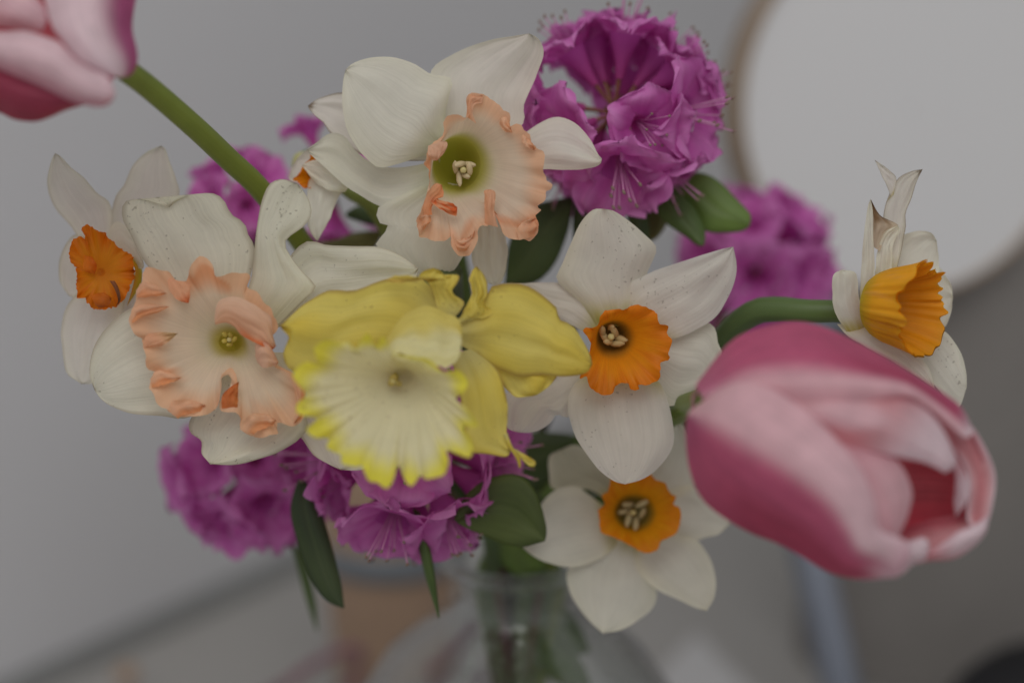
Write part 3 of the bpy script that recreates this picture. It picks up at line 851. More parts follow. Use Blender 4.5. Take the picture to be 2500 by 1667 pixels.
# ================================================================== yellow daffodil
d5 = .463
back = W(1060, 700, d5 + .048)
r5, _ = flower_root("daffodil", "yellow daffodil with a pale frilled trumpet and crumpled petals", "daffodil", GD,
                    [back, W(1098, 668, d5 + .052), W(1100, 690, d5 + .068), W(1110, 860, .56)], r=.0040, c1=np.array([.10, .14, .055]), c2=np.array([.09, .14, .05]))
back_tube(r5, (1010, 860), d5 + .03, back, .006, .004)
petal(r5, M_YELLOW, [('E', [(850, 720), (600, 680), (300, 720), (170, 745), (105, 670), (110, 600), (140, 540), (95, 495), (80, 470)],
                      [(1060, 520), (1050, 380), (965, 230), (900, 190), (760, 188), (650, 215), (520, 260), (380, 262), (290, 300), (190, 370), (80, 470)], yellowc,
                      dict(dl=(22, 18, 14), dr=(22, 19, 16), bulge=-5, rip=2.4, edge=4, veins=.25))], d5)
petal(r5, M_YELLOW, [('E', [(1080, 480), (1180, 410), (1290, 300), (1330, 235), (1400, 220), (1500, 225), (1600, 265), (1680, 330), (1722, 385), (1712, 425), (1800, 470), (1870, 560), (1912, 650), (1920, 700)],
                      [(1100, 560), (1250, 650), (1340, 715), (1430, 752), (1500, 772), (1620, 760), (1760, 768), (1880, 750), (1920, 700)], yellowc,
                      dict(dl=(22, 20, 21), dr=(22, 19, 20), bulge=-5, rip=1.6, edge=2.5, rib=-.8))], d5)
petal(r5, M_YELLOW, [('E', [(1080, 640), (1130, 820), (1165, 1050), (1190, 1200), (1290, 1225), (1380, 1240), (1425, 1238), (1440, 1200)],
                      [(1240, 600), (1370, 740), (1405, 850), (1422, 950), (1415, 1100), (1425, 1160), (1440, 1200)], yellowc, dict(dl=(20, 16, 17), dr=(21, 18, 17), bulge=-3, rip=1.4)),
                     ('E', [(1395, 1110), (1430, 1190), (1470, 1250), (1490, 1315)], [(1420, 1100), (1450, 1180), (1490, 1230), (1500, 1290), (1490, 1315)], yellowc, dict(dl=(16.5, 16, 16), bulge=-1, rip=.3)),
                     ('E', [(1460, 1200), (1500, 1250), (1545, 1295), (1580, 1300)], [(1470, 1195), (1520, 1225), (1570, 1255), (1587, 1275), (1580, 1300)], yellowc, dict(dl=(16.5, 15, 15), bulge=-1, rip=.3))], d5)
petal(r5, M_YELLOW, [('E', [(1300, 640), (1390, 810), (1440, 870), (1490, 893), (1590, 880)], [(1500, 720), (1700, 755), (1695, 790), (1650, 840), (1590, 880)], yellowc, dict(dl=(22, 22, 22), bulge=-1.5, rip=.8))], d5)
petal(r5, M_YELLOW, [('E', [(1060, 440), (1000, 360), (970, 240), (900, 175), (950, 132), (1020, 140)], [(1110, 420), (1165, 340), (1100, 270), (1125, 220), (1130, 168), (1060, 182), (1020, 140)], yellowc, dict(dl=(18, 16, 17), dr=(18, 16, 17), bulge=-1, rip=1.7, edge=6)),
                     ('E', [(700, 205), (780, 215), (880, 200), (960, 215)], [(760, 175), (860, 180), (940, 180), (1060, 200), (960, 215)], lambda T, S, sd: mixc((.62, .42, .10), (.70, .58, .12), S), dict(dl=(15, 13, 14), bulge=-1.5, rip=1.5, edge=4))], d5, label="crumpled withered top petal")
petal(r5, M_YELLOW, [('E', [(1090, 470), (1150, 400), (1205, 300), (1195, 200), (1215, 140), (1240, 120)], [(1200, 440), (1340, 400), (1285, 340), (1305, 260), (1290, 180), (1240, 120)], yellowc, dict(dl=(19, 18, 19), dr=(19, 18, 19), bulge=-1, rip=1.5, edge=5))], d5, label="crumpled upper petal beside the stem")
petal(r5, M_YELLOW, [('E', [(700, 560), (780, 440), (870, 370), (960, 355), (1060, 400), (1140, 440), (1152, 560)], [(740, 660), (800, 630), (850, 690), (905, 680), (960, 735), (1010, 700), (1060, 728), (1130, 650), (1152, 560)],
                      lambda T, S, sd: mixc((.84, .72, .20), (.90, .86, .48), sst(.15, .6, S + .3 * n2(T * 3, S * 3, sd))), dict(dl=(13, 12, 9), dr=(3, 1, 4), bulge=-2, rip=2.2, edge=4, veins=.3))], d5, label="pale yellow folded lobe over the trumpet")
def trump(R, A, sd):
    c = mixc((.88, .83, .54), (.92, .87, .56), sst(.2, .7, R))
    k = sst(.70, 1.08, R + .16 * n2(4 * np.cos(A), 4 * np.sin(A), sd))
    c = mixc(c, (.94, .87, .10), k)
    return mixc((.80, .74, .46), c, sst(0, .16, R))
cm = Mesh()
corona(cm, 'E', [(480, 560), (512, 625), (590, 515), (642, 600), (690, 530), (742, 630), (850, 650), (960, 670), (1045, 740), (1130, 733), (1187, 800), (1160, 870), (1120, 905), (1205, 990), (1247, 1060), (1160, 1068), (1215, 1165), (1200, 1242), (1110, 1215), (1062, 1205), (1075, 1280), (1040, 1352), (940, 1372), (915, 1345), (850, 1417), (795, 1345), (775, 1290), (742, 1390), (710, 1427), (650, 1392), (598, 1380), (565, 1295), (535, 1300), (450, 1280), (440, 1230), (360, 1190), (370, 1135), (290, 1130), (235, 1080), (300, 1022), (190, 990), (185, 930), (232, 872), (160, 780), (180, 720), (250, 680), (318, 720), (285, 605), (350, 558), (440, 575)],
       (800, 775), (70, 52), d5, 14, -2, trump, ruf=1.6, tang=1.5, freq=11, prof=1.15, teeth=1.0, deep=2, tcol=(.68, .62, .36), tilt=(0, -1.2), nr=34, rimpow=2.4, lob=-.30, devc=.011)
part("corona", cm, M_YELLOW, r5, 0.0, "pale cream trumpet with a bright yellow frilled rim")
stamens(r5, 'E', (745, 800), 22, d5, 9, 3, 1.0, (.55, .42, .12), (.62, .52, .18), tilt=(-14, 30), length=14, seed=3)

# ================================================================== orange-cupped narcissus, middle
d6 = .506
back = W(1485, 800, d6 + .034)
r6, _ = flower_root("daffodil", "white daffodil with broad orange cup touching the tip of the yellow petal", "daffodil", GD,
                    [back, W(1480, 880, d6 + .05), W(1420, 1080, d6 + .06)])
back_tube(r6, (1495, 820), d6, back)
w6 = white(base=(.50, .46, .04), bamt=1.0, bt=.30, body=CPK * np.array([1.0, 1.0, .98]), edge=np.array([.78, .755, .70]))
w6t = white(base=(.50, .46, .04), bamt=1.0, bt=.24)
petal(r6, M_SPOT, [('F', [(560, 690), (470, 560), (350, 450), (370, 370), (420, 250), (470, 140), (535, 72), (590, 65)],
                    [(760, 690), (820, 430), (868, 315), (876, 265), (800, 190), (720, 120), (645, 75), (590, 65)], w6t, dict(dl=(5, 2, -2), dr=(5, 3, -5), bulge=-4, rip=.7, veins=.12, roll=2))], d6)
petal(r6, M_SPOT, [('F', [(680, 700), (700, 500), (830, 410), (1000, 350), (1150, 300), (1285, 266)], [(820, 790), (1000, 745), (1150, 672), (1222, 600), (1282, 480), (1303, 370), (1285, 266)], w6, dict(dl=(6, 3, 1), dr=(6, 3, 2), bulge=-2.5, rip=.8))], d6)
petal(r6, M_SPOT, [('F', [(780, 760), (1000, 690), (1165, 675), (1205, 780), (1230, 850), (1170, 950)], [(760, 900), (880, 1010), (946, 1113), (1060, 1050), (1170, 950)], white(base=(.50, .46, .04), bamt=1.0, bt=.30, body=CW * .96), dict(dl=(7, 7, 6), dr=(7, 7, 7), bulge=-2, rip=.8))], d6)
petal(r6, M_SPOT, [('F', [(580, 900), (450, 985), (410, 1060), (410, 1150), (440, 1260), (500, 1360), (580, 1460), (650, 1510), (710, 1528)], [(820, 900), (900, 1000), (938, 1090), (962, 1200), (970, 1300), (930, 1390), (860, 1465), (790, 1505), (710, 1528)], w6, dict(dl=(5, 2, 0), dr=(5, 2, 0), bulge=-4, rip=.5))], d6)
petal(r6, M_SPOT, [('F', [(560, 820), (400, 920), (200, 1000), (70, 1050), (60, 1150), (85, 1230), (140, 1252)], [(640, 930), (470, 1090), (410, 1170), (345, 1155), (310, 1205), (250, 1243), (190, 1253), (140, 1252)], w6, dict(dl=(7, 8, 8), dr=(7, 8, 9), bulge=-1.5, rip=.9, veins=.12))], d6)
petal(r6, M_SPOT, [('F', [(560, 760), (380, 660), (250, 620), (130, 540), (130, 470), (190, 459)], [(640, 660), (560, 500), (450, 462), (300, 455), (190, 459)], w6, dict(dl=(7, 8, 8), dr=(6, 6, 8), bulge=-2, rip=.8))], d6)
cm = Mesh()
corona(cm, 'F', [(575, 645), (610, 605), (700, 600), (760, 577), (825, 590), (882, 622), (890, 672), (932, 680), (938, 735), (966, 770), (945, 815), (942, 862), (895, 890), (898, 945), (880, 980), (830, 1000), (788, 1000), (780, 1027), (735, 1027), (728, 995), (692, 993), (655, 1015), (632, 1050), (570, 1046), (520, 1010), (508, 960), (472, 965), (480, 900), (520, 830), (530, 780), (500, 730), (488, 705), (560, 685)],
       (640, 745), (72, 72), d6, 3.5, -6.5, orangec((.34, .15, .02)), ruf=.9, tang=2, freq=12, prof=1.6, teeth=2.0, deep=5, tcol=(.22, .12, .03))
part("corona", cm, M_ORANGE, r6, 0.0, "ruffled orange cup with a brown throat")
stamens(r6, 'F', (635, 745), 44, d6, 1.0, 7, 1.1, (.66, .50, .24), (.45, .32, .10), length=5, seed=5, shape=3.2)

# ================================================================== orange-cupped narcissus, lower
d7 = .535
back = W(1540, 1230, d7 + .030)
r7, _ = flower_root("daffodil", "white daffodil with round orange cup hanging beside the vase neck", "daffodil", GD,
                    [back, W(1500, 1220, d7 + .045), W(1400, 1230, d7 + .055)])
back_tube(r7, (1546, 1248), d7, back)
w7 = white(base=(.48, .42, .06), bamt=.9, bt=.2)
petal(r7, M_WHITE, [('H', [(760, 640), (620, 540), (540, 488), (450, 495), (370, 535), (300, 630), (240, 760), (200, 880)], [(800, 850), (740, 920), (640, 970), (520, 1002), (400, 988), (280, 942), (200, 880)], w7, dict(dl=(5, 3, -2), dr=(5, 0, -4), bulge=-4, rip=.7))], d7)
petal(r7, M_WHITE, [('H', [(800, 780), (600, 930), (490, 1010), (488, 1130), (540, 1240), (620, 1340), (710, 1426)], [(980, 820), (960, 980), (1052, 1160), (1020, 1270), (940, 1340), (830, 1402), (710, 1426)], w7, dict(dl=(6, 4, -4), dr=(6, 4, -4), bulge=-4, rip=.8, veins=.1))], d7)
petal(r7, M_WHITE, [('H', [(920, 820), (912, 970), (970, 1070), (1060, 1150), (1200, 1212), (1300, 1260), (1375, 1282)], [(1060, 760), (1200, 800), (1310, 830), (1390, 940), (1432, 1080), (1420, 1200), (1375, 1282)], w7, dict(dl=(5, 2, -5), dr=(5, 4, -8), bulge=3.5, rip=.7))], d7)
petal(r7, M_WHITE, [('H', [(1050, 540), (1260, 480), (1400, 540), (1500, 610), (1530, 720)], [(1060, 740), (1250, 835), (1370, 812), (1450, 792), (1530, 720)], w7, dict(dl=(7, 7, 7), bulge=1.5, rip=.5))], d7)
petal(r7, M_WHITE, [('H', [(900, 520), (1000, 330), (1080, 180), (1150, 72), (1200, 58)], [(1080, 600), (1260, 520), (1330, 420), (1310, 250), (1250, 130), (1200, 58)], w7, dict(dl=(7, 8, 8), bulge=1, rip=.6))], d7)
petal(r7, M_WHITE, [('H', [(760, 600), (620, 510), (400, 510), (368, 420), (368, 300), (430, 258)], [(860, 520), (740, 400), (640, 280), (540, 225), (430, 258)], white(base=(.48, .42, .06), bamt=.9, body=np.array([.62, .60, .46])), dict(dl=(7, 8, 8), bulge=1.5, rip=.6))], d7, label="cream petal behind the cup, shade mixed into its colour")  # body colour darkened to carry the shade on this rear petal
cm = Mesh()
corona(cm, 'H', [(705, 545), (745, 520), (760, 440), (850, 432), (940, 440), (1000, 402), (1052, 448), (1105, 462), (1140, 530), (1178, 556), (1160, 600), (1206, 640), (1200, 740), (1165, 800), (1090, 832), (1050, 900), (980, 912), (920, 890), (860, 852), (780, 812), (700, 780), (690, 700), (680, 640), (722, 595)],
       (908, 655), (105, 92), d7, 2.5, -5.5, orangec((.42, .24, .03), (.88, .36, .008), (.84, .27, .006)), ruf=.6, tang=2, freq=12, prof=1.4, teeth=1.2, deep=4, tcol=(.24, .20, .06))
part("corona", cm, M_ORANGE, r7, 0.0, "frilled orange cup with a green brown throat")
stamens(r7, 'H', (905, 655), 62, d7, .5, 6, 1.05, (.62, .54, .30), (.5, .45, .2), length=4, seed=6, shape=3.4)

# ================================================================== orange-cupped narcissus, far left
d8 = .512
back = W(262, 640, d8 + .034)
r8, _ = flower_root("daffodil", "white daffodil with wrinkled orange cup on the speckled daffodil's left flank", "daffodil", GD,
                    [back, W(330, 700, d8 + .05), W(640, 930, d8 + .07)])
back_tube(r8, (262, 650), d8, back)
w8 = white(base=(.58, .52, .12), bamt=.7, brown=.3, bt=.22, body=CPK * 1.0)
petal(r8, M_WHITE, [('D', [(220, 560), (150, 440), (60, 330), (30, 230), (45, 130), (66, 84)], [(330, 560), (330, 340), (262, 270), (200, 200), (140, 150), (92, 100), (66, 84)], w8, dict(dl=(6, 5, 0), dr=(6, 3, -4), bulge=3, rip=.7))], d8)
petal(r8, M_WHITE, [('D', [(300, 560), (340, 310), (390, 230), (430, 140), (500, 75), (560, 50)], [(480, 560), (600, 380), (646, 280), (630, 200), (604, 130), (582, 66), (560, 50)], w8, dict(dl=(7, 7, 6), bulge=2, rip=.7))], d8)
petal(r8, M_WHITE, [('D', [(320, 520), (322, 440), (365, 402), (430, 465), (470, 555), (482, 612)], [(350, 600), (400, 610), (440, 620), (470, 625), (482, 612)], white(bamt=.3), dict(dl=(3, -3, -3), dr=(3, 1, -2), bulge=-2.5, rip=.5))], d8)
petal(r8, M_WHITE, [('D', [(260, 520), (170, 462), (110, 520), (84, 600), (90, 690), (130, 750)], [(280, 680), (240, 740), (190, 770), (130, 750)], w8, dict(dl=(7, 7, 6), bulge=2, rip=.5))], d8)
petal(r8, M_WHITE, [('D', [(220, 680), (120, 800), (95, 900), (100, 1000), (120, 1110), (190, 1162)], [(400, 700), (380, 860), (330, 980), (300, 1080), (260, 1150), (190, 1162)], w8, dict(dl=(6, 4, 3), bulge=-2, rip=.7))], d8)
petal(r8, M_WHITE, [('D', [(300, 700), (330, 860), (400, 940)], [(440, 640), (470, 780), (400, 940)], w8, dict(dl=(7, 7, 7), bulge=1, rip=.5))], d8)
cm = Mesh()
corona(cm, 'D', [(195, 425), (250, 435), (310, 470), (360, 520), (425, 560), (436, 620), (430, 680), (402, 740), (360, 792), (290, 816), (250, 808), (212, 770), (165, 750), (160, 690), (166, 620), (133, 570), (140, 500), (180, 478), (215, 500)],
       (280, 640), (20, 20), d8, -6, -8, orangec((.80, .26, .01), (.80, .27, .008), (.78, .20, .006), br=.8), ruf=1.5, tang=4, freq=9, prof=1.3, teeth=3.5, deep=.6, tcol=(.7, .2, .01), tilt=(1.5, 0), rimpow=3)
for q, (L_, R_) in enumerate([([(430, 560), (470, 620), (465, 700), (400, 800)], [(420, 580), (440, 640), (425, 720), (400, 800)])]):
    patch(cm, 'D', L_, R_, d8, lambda T, S, sd: mixc((.60, .50, .03), (.80, .36, .01), S), dl=(2, 2, 2), dr=(-6, -6, -5), rip=.3)
part("corona", cm, M_ORANGE, r8, 0.0, "wrinkled orange cup browning at its edge")
fm = Mesh()
patch(fm, 'D', [(320, 680), (345, 720), (360, 770), (350, 800)], [(345, 680), (365, 720), (372, 770), (350, 800)], d8, lambda T, S, sd: mixc((.30, .12, .05), (.16, .07, .03), T), dl=(-9.2, -9.6, -9.2), bulge=-.8, rip=.3, nu=14, nv=7)
patch(fm, 'D', [(200, 560), (200, 630), (250, 650)], [(240, 570), (262, 610), (250, 650)], d8, lambda T, S, sd: mixc((.80, .24, .01), (.74, .17, .01), S), dl=(-8.5, -9.5, -9), bulge=-2, rip=.6, nu=14, nv=7)
patch(fm, 'D', [(250, 790), (240, 750), (290, 735), (330, 760)], [(270, 805), (300, 800), (320, 790), (330, 760)], d8, lambda T, S, sd: mixc((.72, .20, .01), (.5, .14, .02), S), dl=(-8.8, -9.8, -9), bulge=-2, rip=.6, nu=14, nv=7)
part("corona_fold", fm, M_ORANGE, r8, 0.0, "browned folds across the orange cup")

# ================================================================== orange-cupped narcissus, far right (seen from the side)
d9 = .505
stem9 = [W(2068, 762, d9 + .006), W(2035, 760, d9 + .007), W(1960, 760, d9 + .010), W(1895, 755, d9 + .014), W(1835, 765, d9 + .018), W(1770, 825, d9 + .026), W(1740, 920, d9 + .035), W(1640, 1080, d9 + .05)]
path9, foot9 = stem_path(stem9)
r9 = thing("daffodil", foot9, "white daffodil with orange cup turned sideways above the pink tulip", "daffodil", GD)
m = Mesh()
P9 = crom(path9, 90)
rad9 = np.interp(np.linspace(0, 1, 90), [0, .06, .12, .17, .21, .26, .32, .5, 1], [.0030, .0036, .0037, .0040, .0052, .0047, .0034, .0032, .0032])
tube(m, P9, rad9, np.array([(.11, .17, .045), (.08, .13, .05), (.09, .14, .04), (.12, .17, .05), (.09, .15, .05), (.08, .13, .04), (.08, .13, .04)]), 16, ctl=False)
part("stem", m, M_STEM, r9)
w9 = white(base=(.60, .50, .05), bamt=.9, brown=0, bt=.28)
w9b = white(base=(.60, .50, .05), bamt=.8, brown=.8, bt=.22, body=CPK)
petal(r9, M_WHITE, [('K', [(430, 760), (440, 480), (455, 330), (490, 220), (540, 140), (610, 100), (690, 84)], [(520, 760), (580, 470), (584, 360), (620, 260), (652, 160), (690, 84)], w9b, dict(dl=(2, 2, 0), bulge=2, rip=.7)),
                    ('K', [(465, 290), (486, 235), (440, 130), (394, 28)], [(510, 240), (525, 140), (470, 80), (394, 28)], w9b, dict(dl=(2, 1, 1), bulge=1, rip=.3))], d9, label="tall withered split petal")
petal(r9, M_WHITE, [('K', [(300, 930), (310, 700), (325, 500), (350, 320), (368, 268)], [(360, 930), (392, 700), (385, 520), (382, 350), (368, 268)], w9, dict(dl=(0, -2, -2), bulge=-1.5, rip=.4)),
                    ('K', [(380, 560), (382, 420), (376, 340), (368, 268)], [(425, 590), (470, 480), (542, 432), (430, 370), (368, 268)], lambda T, S, sd: mixc((.66, .54, .40), (.30, .18, .09), sst(.35, .75, T + .3 * n2(T * 4, S * 4, sd))), dict(dl=(-1, -2, -2), dr=(-1, 1, -2), bulge=1.5, rip=.5)),
                    ('K', [(390, 800), (408, 600), (450, 480), (535, 430)], [(500, 800), (505, 560), (548, 470), (535, 430)], w9, dict(dl=(1, 0, 0), bulge=1, rip=.5))], d9, label="narrow petal with a shrivelled brown fold")
petal(r9, M_WHITE, [('K', [(400, 800), (465, 640), (500, 545), (570, 492), (660, 465), (740, 475), (776, 525)], [(560, 860), (770, 740), (790, 660), (782, 580), (776, 525)], w9, dict(dl=(4, 5, 4), bulge=1.5, rip=.5))], d9)
petal(r9, M_WHITE, [('K', [(560, 800), (770, 690), (830, 740), (866, 800), (876, 880)], [(560, 1100), (730, 1140), (815, 1070), (860, 985), (876, 880)], w9, dict(dl=(7, 8, 7), bulge=1.5, rip=.4))], d9)
petal(r9, M_SPOT, [('K', [(480, 1000), (700, 1060), (810, 1074), (880, 1140), (930, 1230), (957, 1330), (962, 1430)], [(420, 1090), (560, 1200), (680, 1300), (780, 1440), (900, 1560), (962, 1430)], w9, dict(dl=(5, 4, 4), bulge=-2.5, rip=.5))], d9)
petal(r9, M_WHITE, [('K', [(330, 1040), (480, 1120), (600, 1178), (680, 1250), (740, 1340), (765, 1440)], [(160, 1040), (250, 1130), (450, 1240), (600, 1330), (765, 1440)], white(base=(.60, .50, .05), bamt=.3, body=CPK * np.array([1, .95, .93])), dict(dl=(0, -3, -3), bulge=-2.5, rip=.5))], d9)
petal(r9, M_WHITE, [('K', [(220, 1090), (145, 960), (130, 820), (138, 735), (190, 704)], [(360, 1090), (300, 900), (285, 760), (268, 716), (190, 704)], w9, dict(dl=(-1, -4, -4), dr=(0, -2, -3), bulge=-3, rip=.5))], d9)
# cup as a ruffled funnel about its own axis
cax = dirw(.78, .10, -.62)
cb = W(2130, 742, d9 - .003)
q1 = np.cross(cax, UP); q1 /= np.linalg.norm(q1); q2 = np.cross(q1, cax)
def cup_mesh(m, prof, colf, ruf, freq, seed, nphi=160):
    a = np.linspace(0, 2 * np.pi, nphi, endpoint=False)
    V, C = [], []
    n = len(prof)
    for i, (z, r) in enumerate(prof):
        k = i / (n - 1)
        nz = n1(np.cos(a) * 2 + np.sin(a) * 3.3, seed); nb = n1(np.cos(a) * 6 + 2 * np.sin(a) * 3, seed + 2)
        rr = r * (1 + ruf * k * (np.sin(freq * a + 7 * nz) * .28 + 1.0 * nb + .8 * nz))
        zz = z + .0012 * k ** 4 * (nb * 3 + nz * 2)
        V.append(cb + zz[:, None] * cax + rr[:, None] * (np.cos(a)[:, None] * q1 + np.sin(a)[:, None] * q2))
        C.append(colf(np.full(nphi, k), a))
    m.add(np.vstack(V), grid_faces(n, nphi, True), np.vstack(C), np.stack([np.tile(a * 1.2, n), np.repeat(np.linspace(0, .8, n), nphi)], 1))
cm = Mesh()
fr = [(0.0, .0072), (.002, .0088), (.005, .0100), (.008, .0107), (.011, .0114), (.0135, .0121), (.0152, .0128)]
def c9(k, a):
    c = mixc((.66, .54, .03), (.94, .49, .02), sst(0, .35, k))
    c = mixc(c, (.84, .46, .12), .5 * sst(.2, .5, n2(np.cos(a) * 9, np.sin(a) * 9 + k * 3, 4)))
    kb = sst(.8, 1, k) * sst(.55, .8, np.cos(a - 4.2))
    return mixc(c, (.10, .05, .02), kb * .8)
cup_mesh(cm, fr, c9, .13, 13, 4)
cup_mesh(cm, [(.0152, .0122), (.011, .0100), (.007, .0086), (.003, .006), (.0015, .0002)][::-1], lambda k, a: mixc((.5, .2, .01), (.92, .40, .012), sst(0, .7, k)), .19, 13, 4)
part("corona", cm, M_ORANGE, r9, 0.0, "ribbed orange cup with a browned lower edge")

# ================================================================== tulips
GT = "pink and white tulips leaning out of the vase"
dT = .447
TM, TP, TW_, TR = np.array([.66, .15, .28]), np.array([.90, .60, .65]), np.array([.92, .80, .85]), np.array([.66, .09, .13])
TMD = np.array([.48, .06, .13])
pathT, footT = stem_path([W(1740, 975, dT + .008), W(1705, 985, dT + .045), W(1660, 1000, dT + .075), W(1590, 1040, dT + .095)])
tu = thing("tulip", footT, "large pink and white tulip lying sideways, its open mouth beside the daffodils", "tulip", GT)
m = Mesh(); tube(m, pathT, [.0038, .0034, .0034], np.array([(.16, .24, .04), (.14, .22, .05), (.09, .15, .04)]), 24, 60)
part("stem", m, M_STEM, tu)
def tc_U1(T, S, sd):
    c = mixc(TM, TP, sst(.42, .72, S + .06 * n2(T * 2, S * 4, sd)))
    c = mixc(c, TMD, .6 * np.exp(-((S - .38) / .14) ** 2) * sst(.35, .7, T))
    c = mixc(c, np.array([.66, .28, .42]), (1 - sst(.0, .2, T)) * .5)
    return mixc(c, TW_, sst(.9, .99, T))
def tc_U3(T, S, sd):
    k = sst(.40, .62, S + .10 * (1 - T) * 0 + .05 * n2(T * 2, S * 5, sd) + .10 * np.sin(T * 3.1) - .06)
    c = mixc(mixc(TP, TW_, .55 * sst(.3, .9, T)), TM, k)
    c = mixc(c, TMD, sst(.62, .85, S) * sst(.15, .5, T) * .75)
    c = mixc(c, np.array([.50, .14, .28]), (1 - sst(.0, .22, T)) * .8 * sst(.25, .6, S))
    return mixc(c, np.array([.84, .58, .66]), sst(.82, .95, T + .05 * n2(T * 3, S * 6, sd)))
def tc_in(T, S, sd):
    c = mixc(np.array([.74, .33, .36]), TP, sst(.1, .6, n2(T * 3, S * 2, sd) + .3))
    c = mixc(c, TW_, sst(.55, .85, T))
    return c
def tc_red(T, S, sd):
    return mixc(TR, np.array([.74, .22, .25]), .5 + n2(T * 2, S * 3, sd))
def tc_rim(T, S, sd):
    c = mixc(np.array([.70, .28, .30]), np.array([.78, .44, .46]), .5 + n2(T * 3, S * 4, sd))
    return mixc(c, TW_, np.maximum(sst(.75, .98, 1 - S) * sst(.35, .6, T), sst(.8, .98, S) * sst(.4, .6, T)) * .9)
def tc_lobe(T, S, sd):
    return mixc(np.array([.74, .36, .40]), TW_, sst(.15, .55, .5 + .8 * np.sin(T * 11 + 1) * .5 + .3 * n2(T * 4, S * 4, sd)))
tp = dict(flat=1.0, crk=.25, rip=.5, edge=1.0, nu=34, nv=25)
petal(tu, M_TULIP, [('G', [(118, 930), (250, 842), (350, 833), (450, 880), (560, 960), (640, 1040), (720, 1140), (765, 1250), (778, 1340), (865, 1378), (890, 1430), (840, 1510)],
                     [(108, 960), (104, 1010), (115, 1120), (150, 1220), (220, 1290), (330, 1355), (420, 1390), (500, 1432), (600, 1490), (700, 1516), (840, 1510)], tc_U3,
                     dict(dl=(4, -21, -12), dr=(6, 3, -8), bulge=-13, **tp))], dT, 0.0, "broad front petal, pale pink above and crimson below")
petal(tu, M_TULIP, [('G', [(140, 840), (250, 700), (350, 645), (480, 620), (590, 640), (700, 690), (850, 770), (960, 840), (1060, 912), (1110, 1000)],
                     [(170, 900), (350, 900), (550, 920), (760, 890), (880, 880), (960, 925), (1030, 985), (1080, 1026), (1110, 1000)], tc_U1,
                     dict(dl=(8, 8, 2), dr=(2, -12, -6), bulge=-9, **tp))], dT, 0.0, "upper petal with a dark pink band")
petal(tu, M_TULIP, [('G', [(240, 860), (450, 830), (700, 840), (880, 880), (980, 965), (1042, 1080), (1046, 1122), (1010, 1146)], [(250, 920), (480, 960), (640, 1040), (740, 1065), (850, 1092), (940, 1112), (1010, 1146)], tc_in, dict(dl=(2, -9.5, -5), dr=(0, -12.5, -8), bulge=-3, **tp))], dT, 0.0)
petal(tu, M_TULIP, [('G', [(380, 900), (620, 1000), (750, 1045), (840, 1100), (892, 1200), (880, 1290), (842, 1378)], [(380, 960), (600, 1080), (690, 1180), (740, 1290), (770, 1360), (842, 1378)], lambda T, S, sd: mixc(np.array([.72, .36, .42]), TP, sst(.3, .8, T)), dict(dl=(-3, -9, -8), dr=(-3, -15, -9), bulge=-3, **tp))], dT, 0.0)
petal(tu, M_TULIP, [('G', [(760, 860), (980, 900), (1095, 975), (1160, 1080), (1185, 1160), (1174, 1260), (1150, 1350)], [(760, 980), (960, 985), (1020, 1040), (1070, 1110), (1092, 1180), (1085, 1250), (1090, 1320), (1150, 1350)], tc_rim, dict(dl=(6, 6, 0), dr=(4, 2, 0), bulge=3, **tp)),
                    ('G', [(1015, 1040), (1060, 1110), (1092, 1180), (1085, 1240), (1045, 1300)], [(1010, 1060), (1040, 1140), (1042, 1200), (1038, 1250), (1045, 1300)], lambda T, S, sd: mixc(np.array([.78, .46, .50]), TW_, sst(.2, .6, T)), dict(dl=(0, -1, 2), dr=(0, 3, 4), bulge=-1, **tp))], dT, 0.0)
petal(tu, M_TULIP, [('G', [(820, 1375), (900, 1325), (1000, 1300), (1080, 1290), (1130, 1290)], [(830, 1430), (920, 1425), (1000, 1410), (1080, 1380), (1130, 1290)], lambda T, S, sd: mixc(np.array([.50, .12, .15]), np.array([.72, .36, .38]), sst(.1, .7, S)), dict(dl=(6, 7, 6), dr=(0, 0, 4), bulge=0, **tp))], dT, 0.0)
petal(tu, M_TULIP, [('G', [(730, 1430), (790, 1372), (870, 1384), (935, 1370), (955, 1402)], [(760, 1495), (850, 1502), (900, 1464), (940, 1448), (955, 1402)], lambda T, S, sd: mixc(np.array([.80, .52, .58]), TW_, sst(.1, .5, T + .3 * n2(T * 3, S * 3, sd))), dict(dl=(-4, -5, -4), dr=(-2, -2, -3), bulge=-4, **tp))], dT, 0.0)
petal(tu, M_TULIP, [('G', [(880, 1425), (975, 1405), (1050, 1352), (1115, 1325), (1160, 1290)], [(890, 1466), (960, 1453), (1040, 1444), (1108, 1403), (1152, 1350), (1160, 1290)], lambda T, S, sd: mixc(np.array([.72, .34, .38]), TW_, sst(.25, .6, T + .2 * n2(T * 3, S * 3, sd))), dict(dl=(0, -2, 0), dr=(2, 2, 0), bulge=-4, **tp))], dT, 0.0)
petal(tu, M_TULIP, [('G', [(650, 960), (850, 1000), (1020, 1020), (1110, 1120), (1130, 1240)], [(650, 1330), (820, 1410), (960, 1420), (1080, 1370), (1130, 1240)], tc_red, dict(dl=(14, 12, 8), dr=(14, 9, 8), bulge=9, **tp))], dT, 0.0, "dark red inside of the tulip's mouth")
petal(tu, M_TULIP, [('G', [(125, 880), (250, 715), (480, 640), (700, 710), (960, 860), (1090, 990), (1150, 1120)], [(125, 980), (130, 1150), (330, 1330), (500, 1405), (700, 1490), (1000, 1430), (1130, 1300), (1150, 1120)], lambda T, S, sd: mixc(TM, TP, .5 + n2(T * 2, S * 3, sd)), dict(dl=(8, 8, 5), dr=(8, 8, 5), bulge=26, **tp))], dT, 0.0, "dark pink petals on the far side")

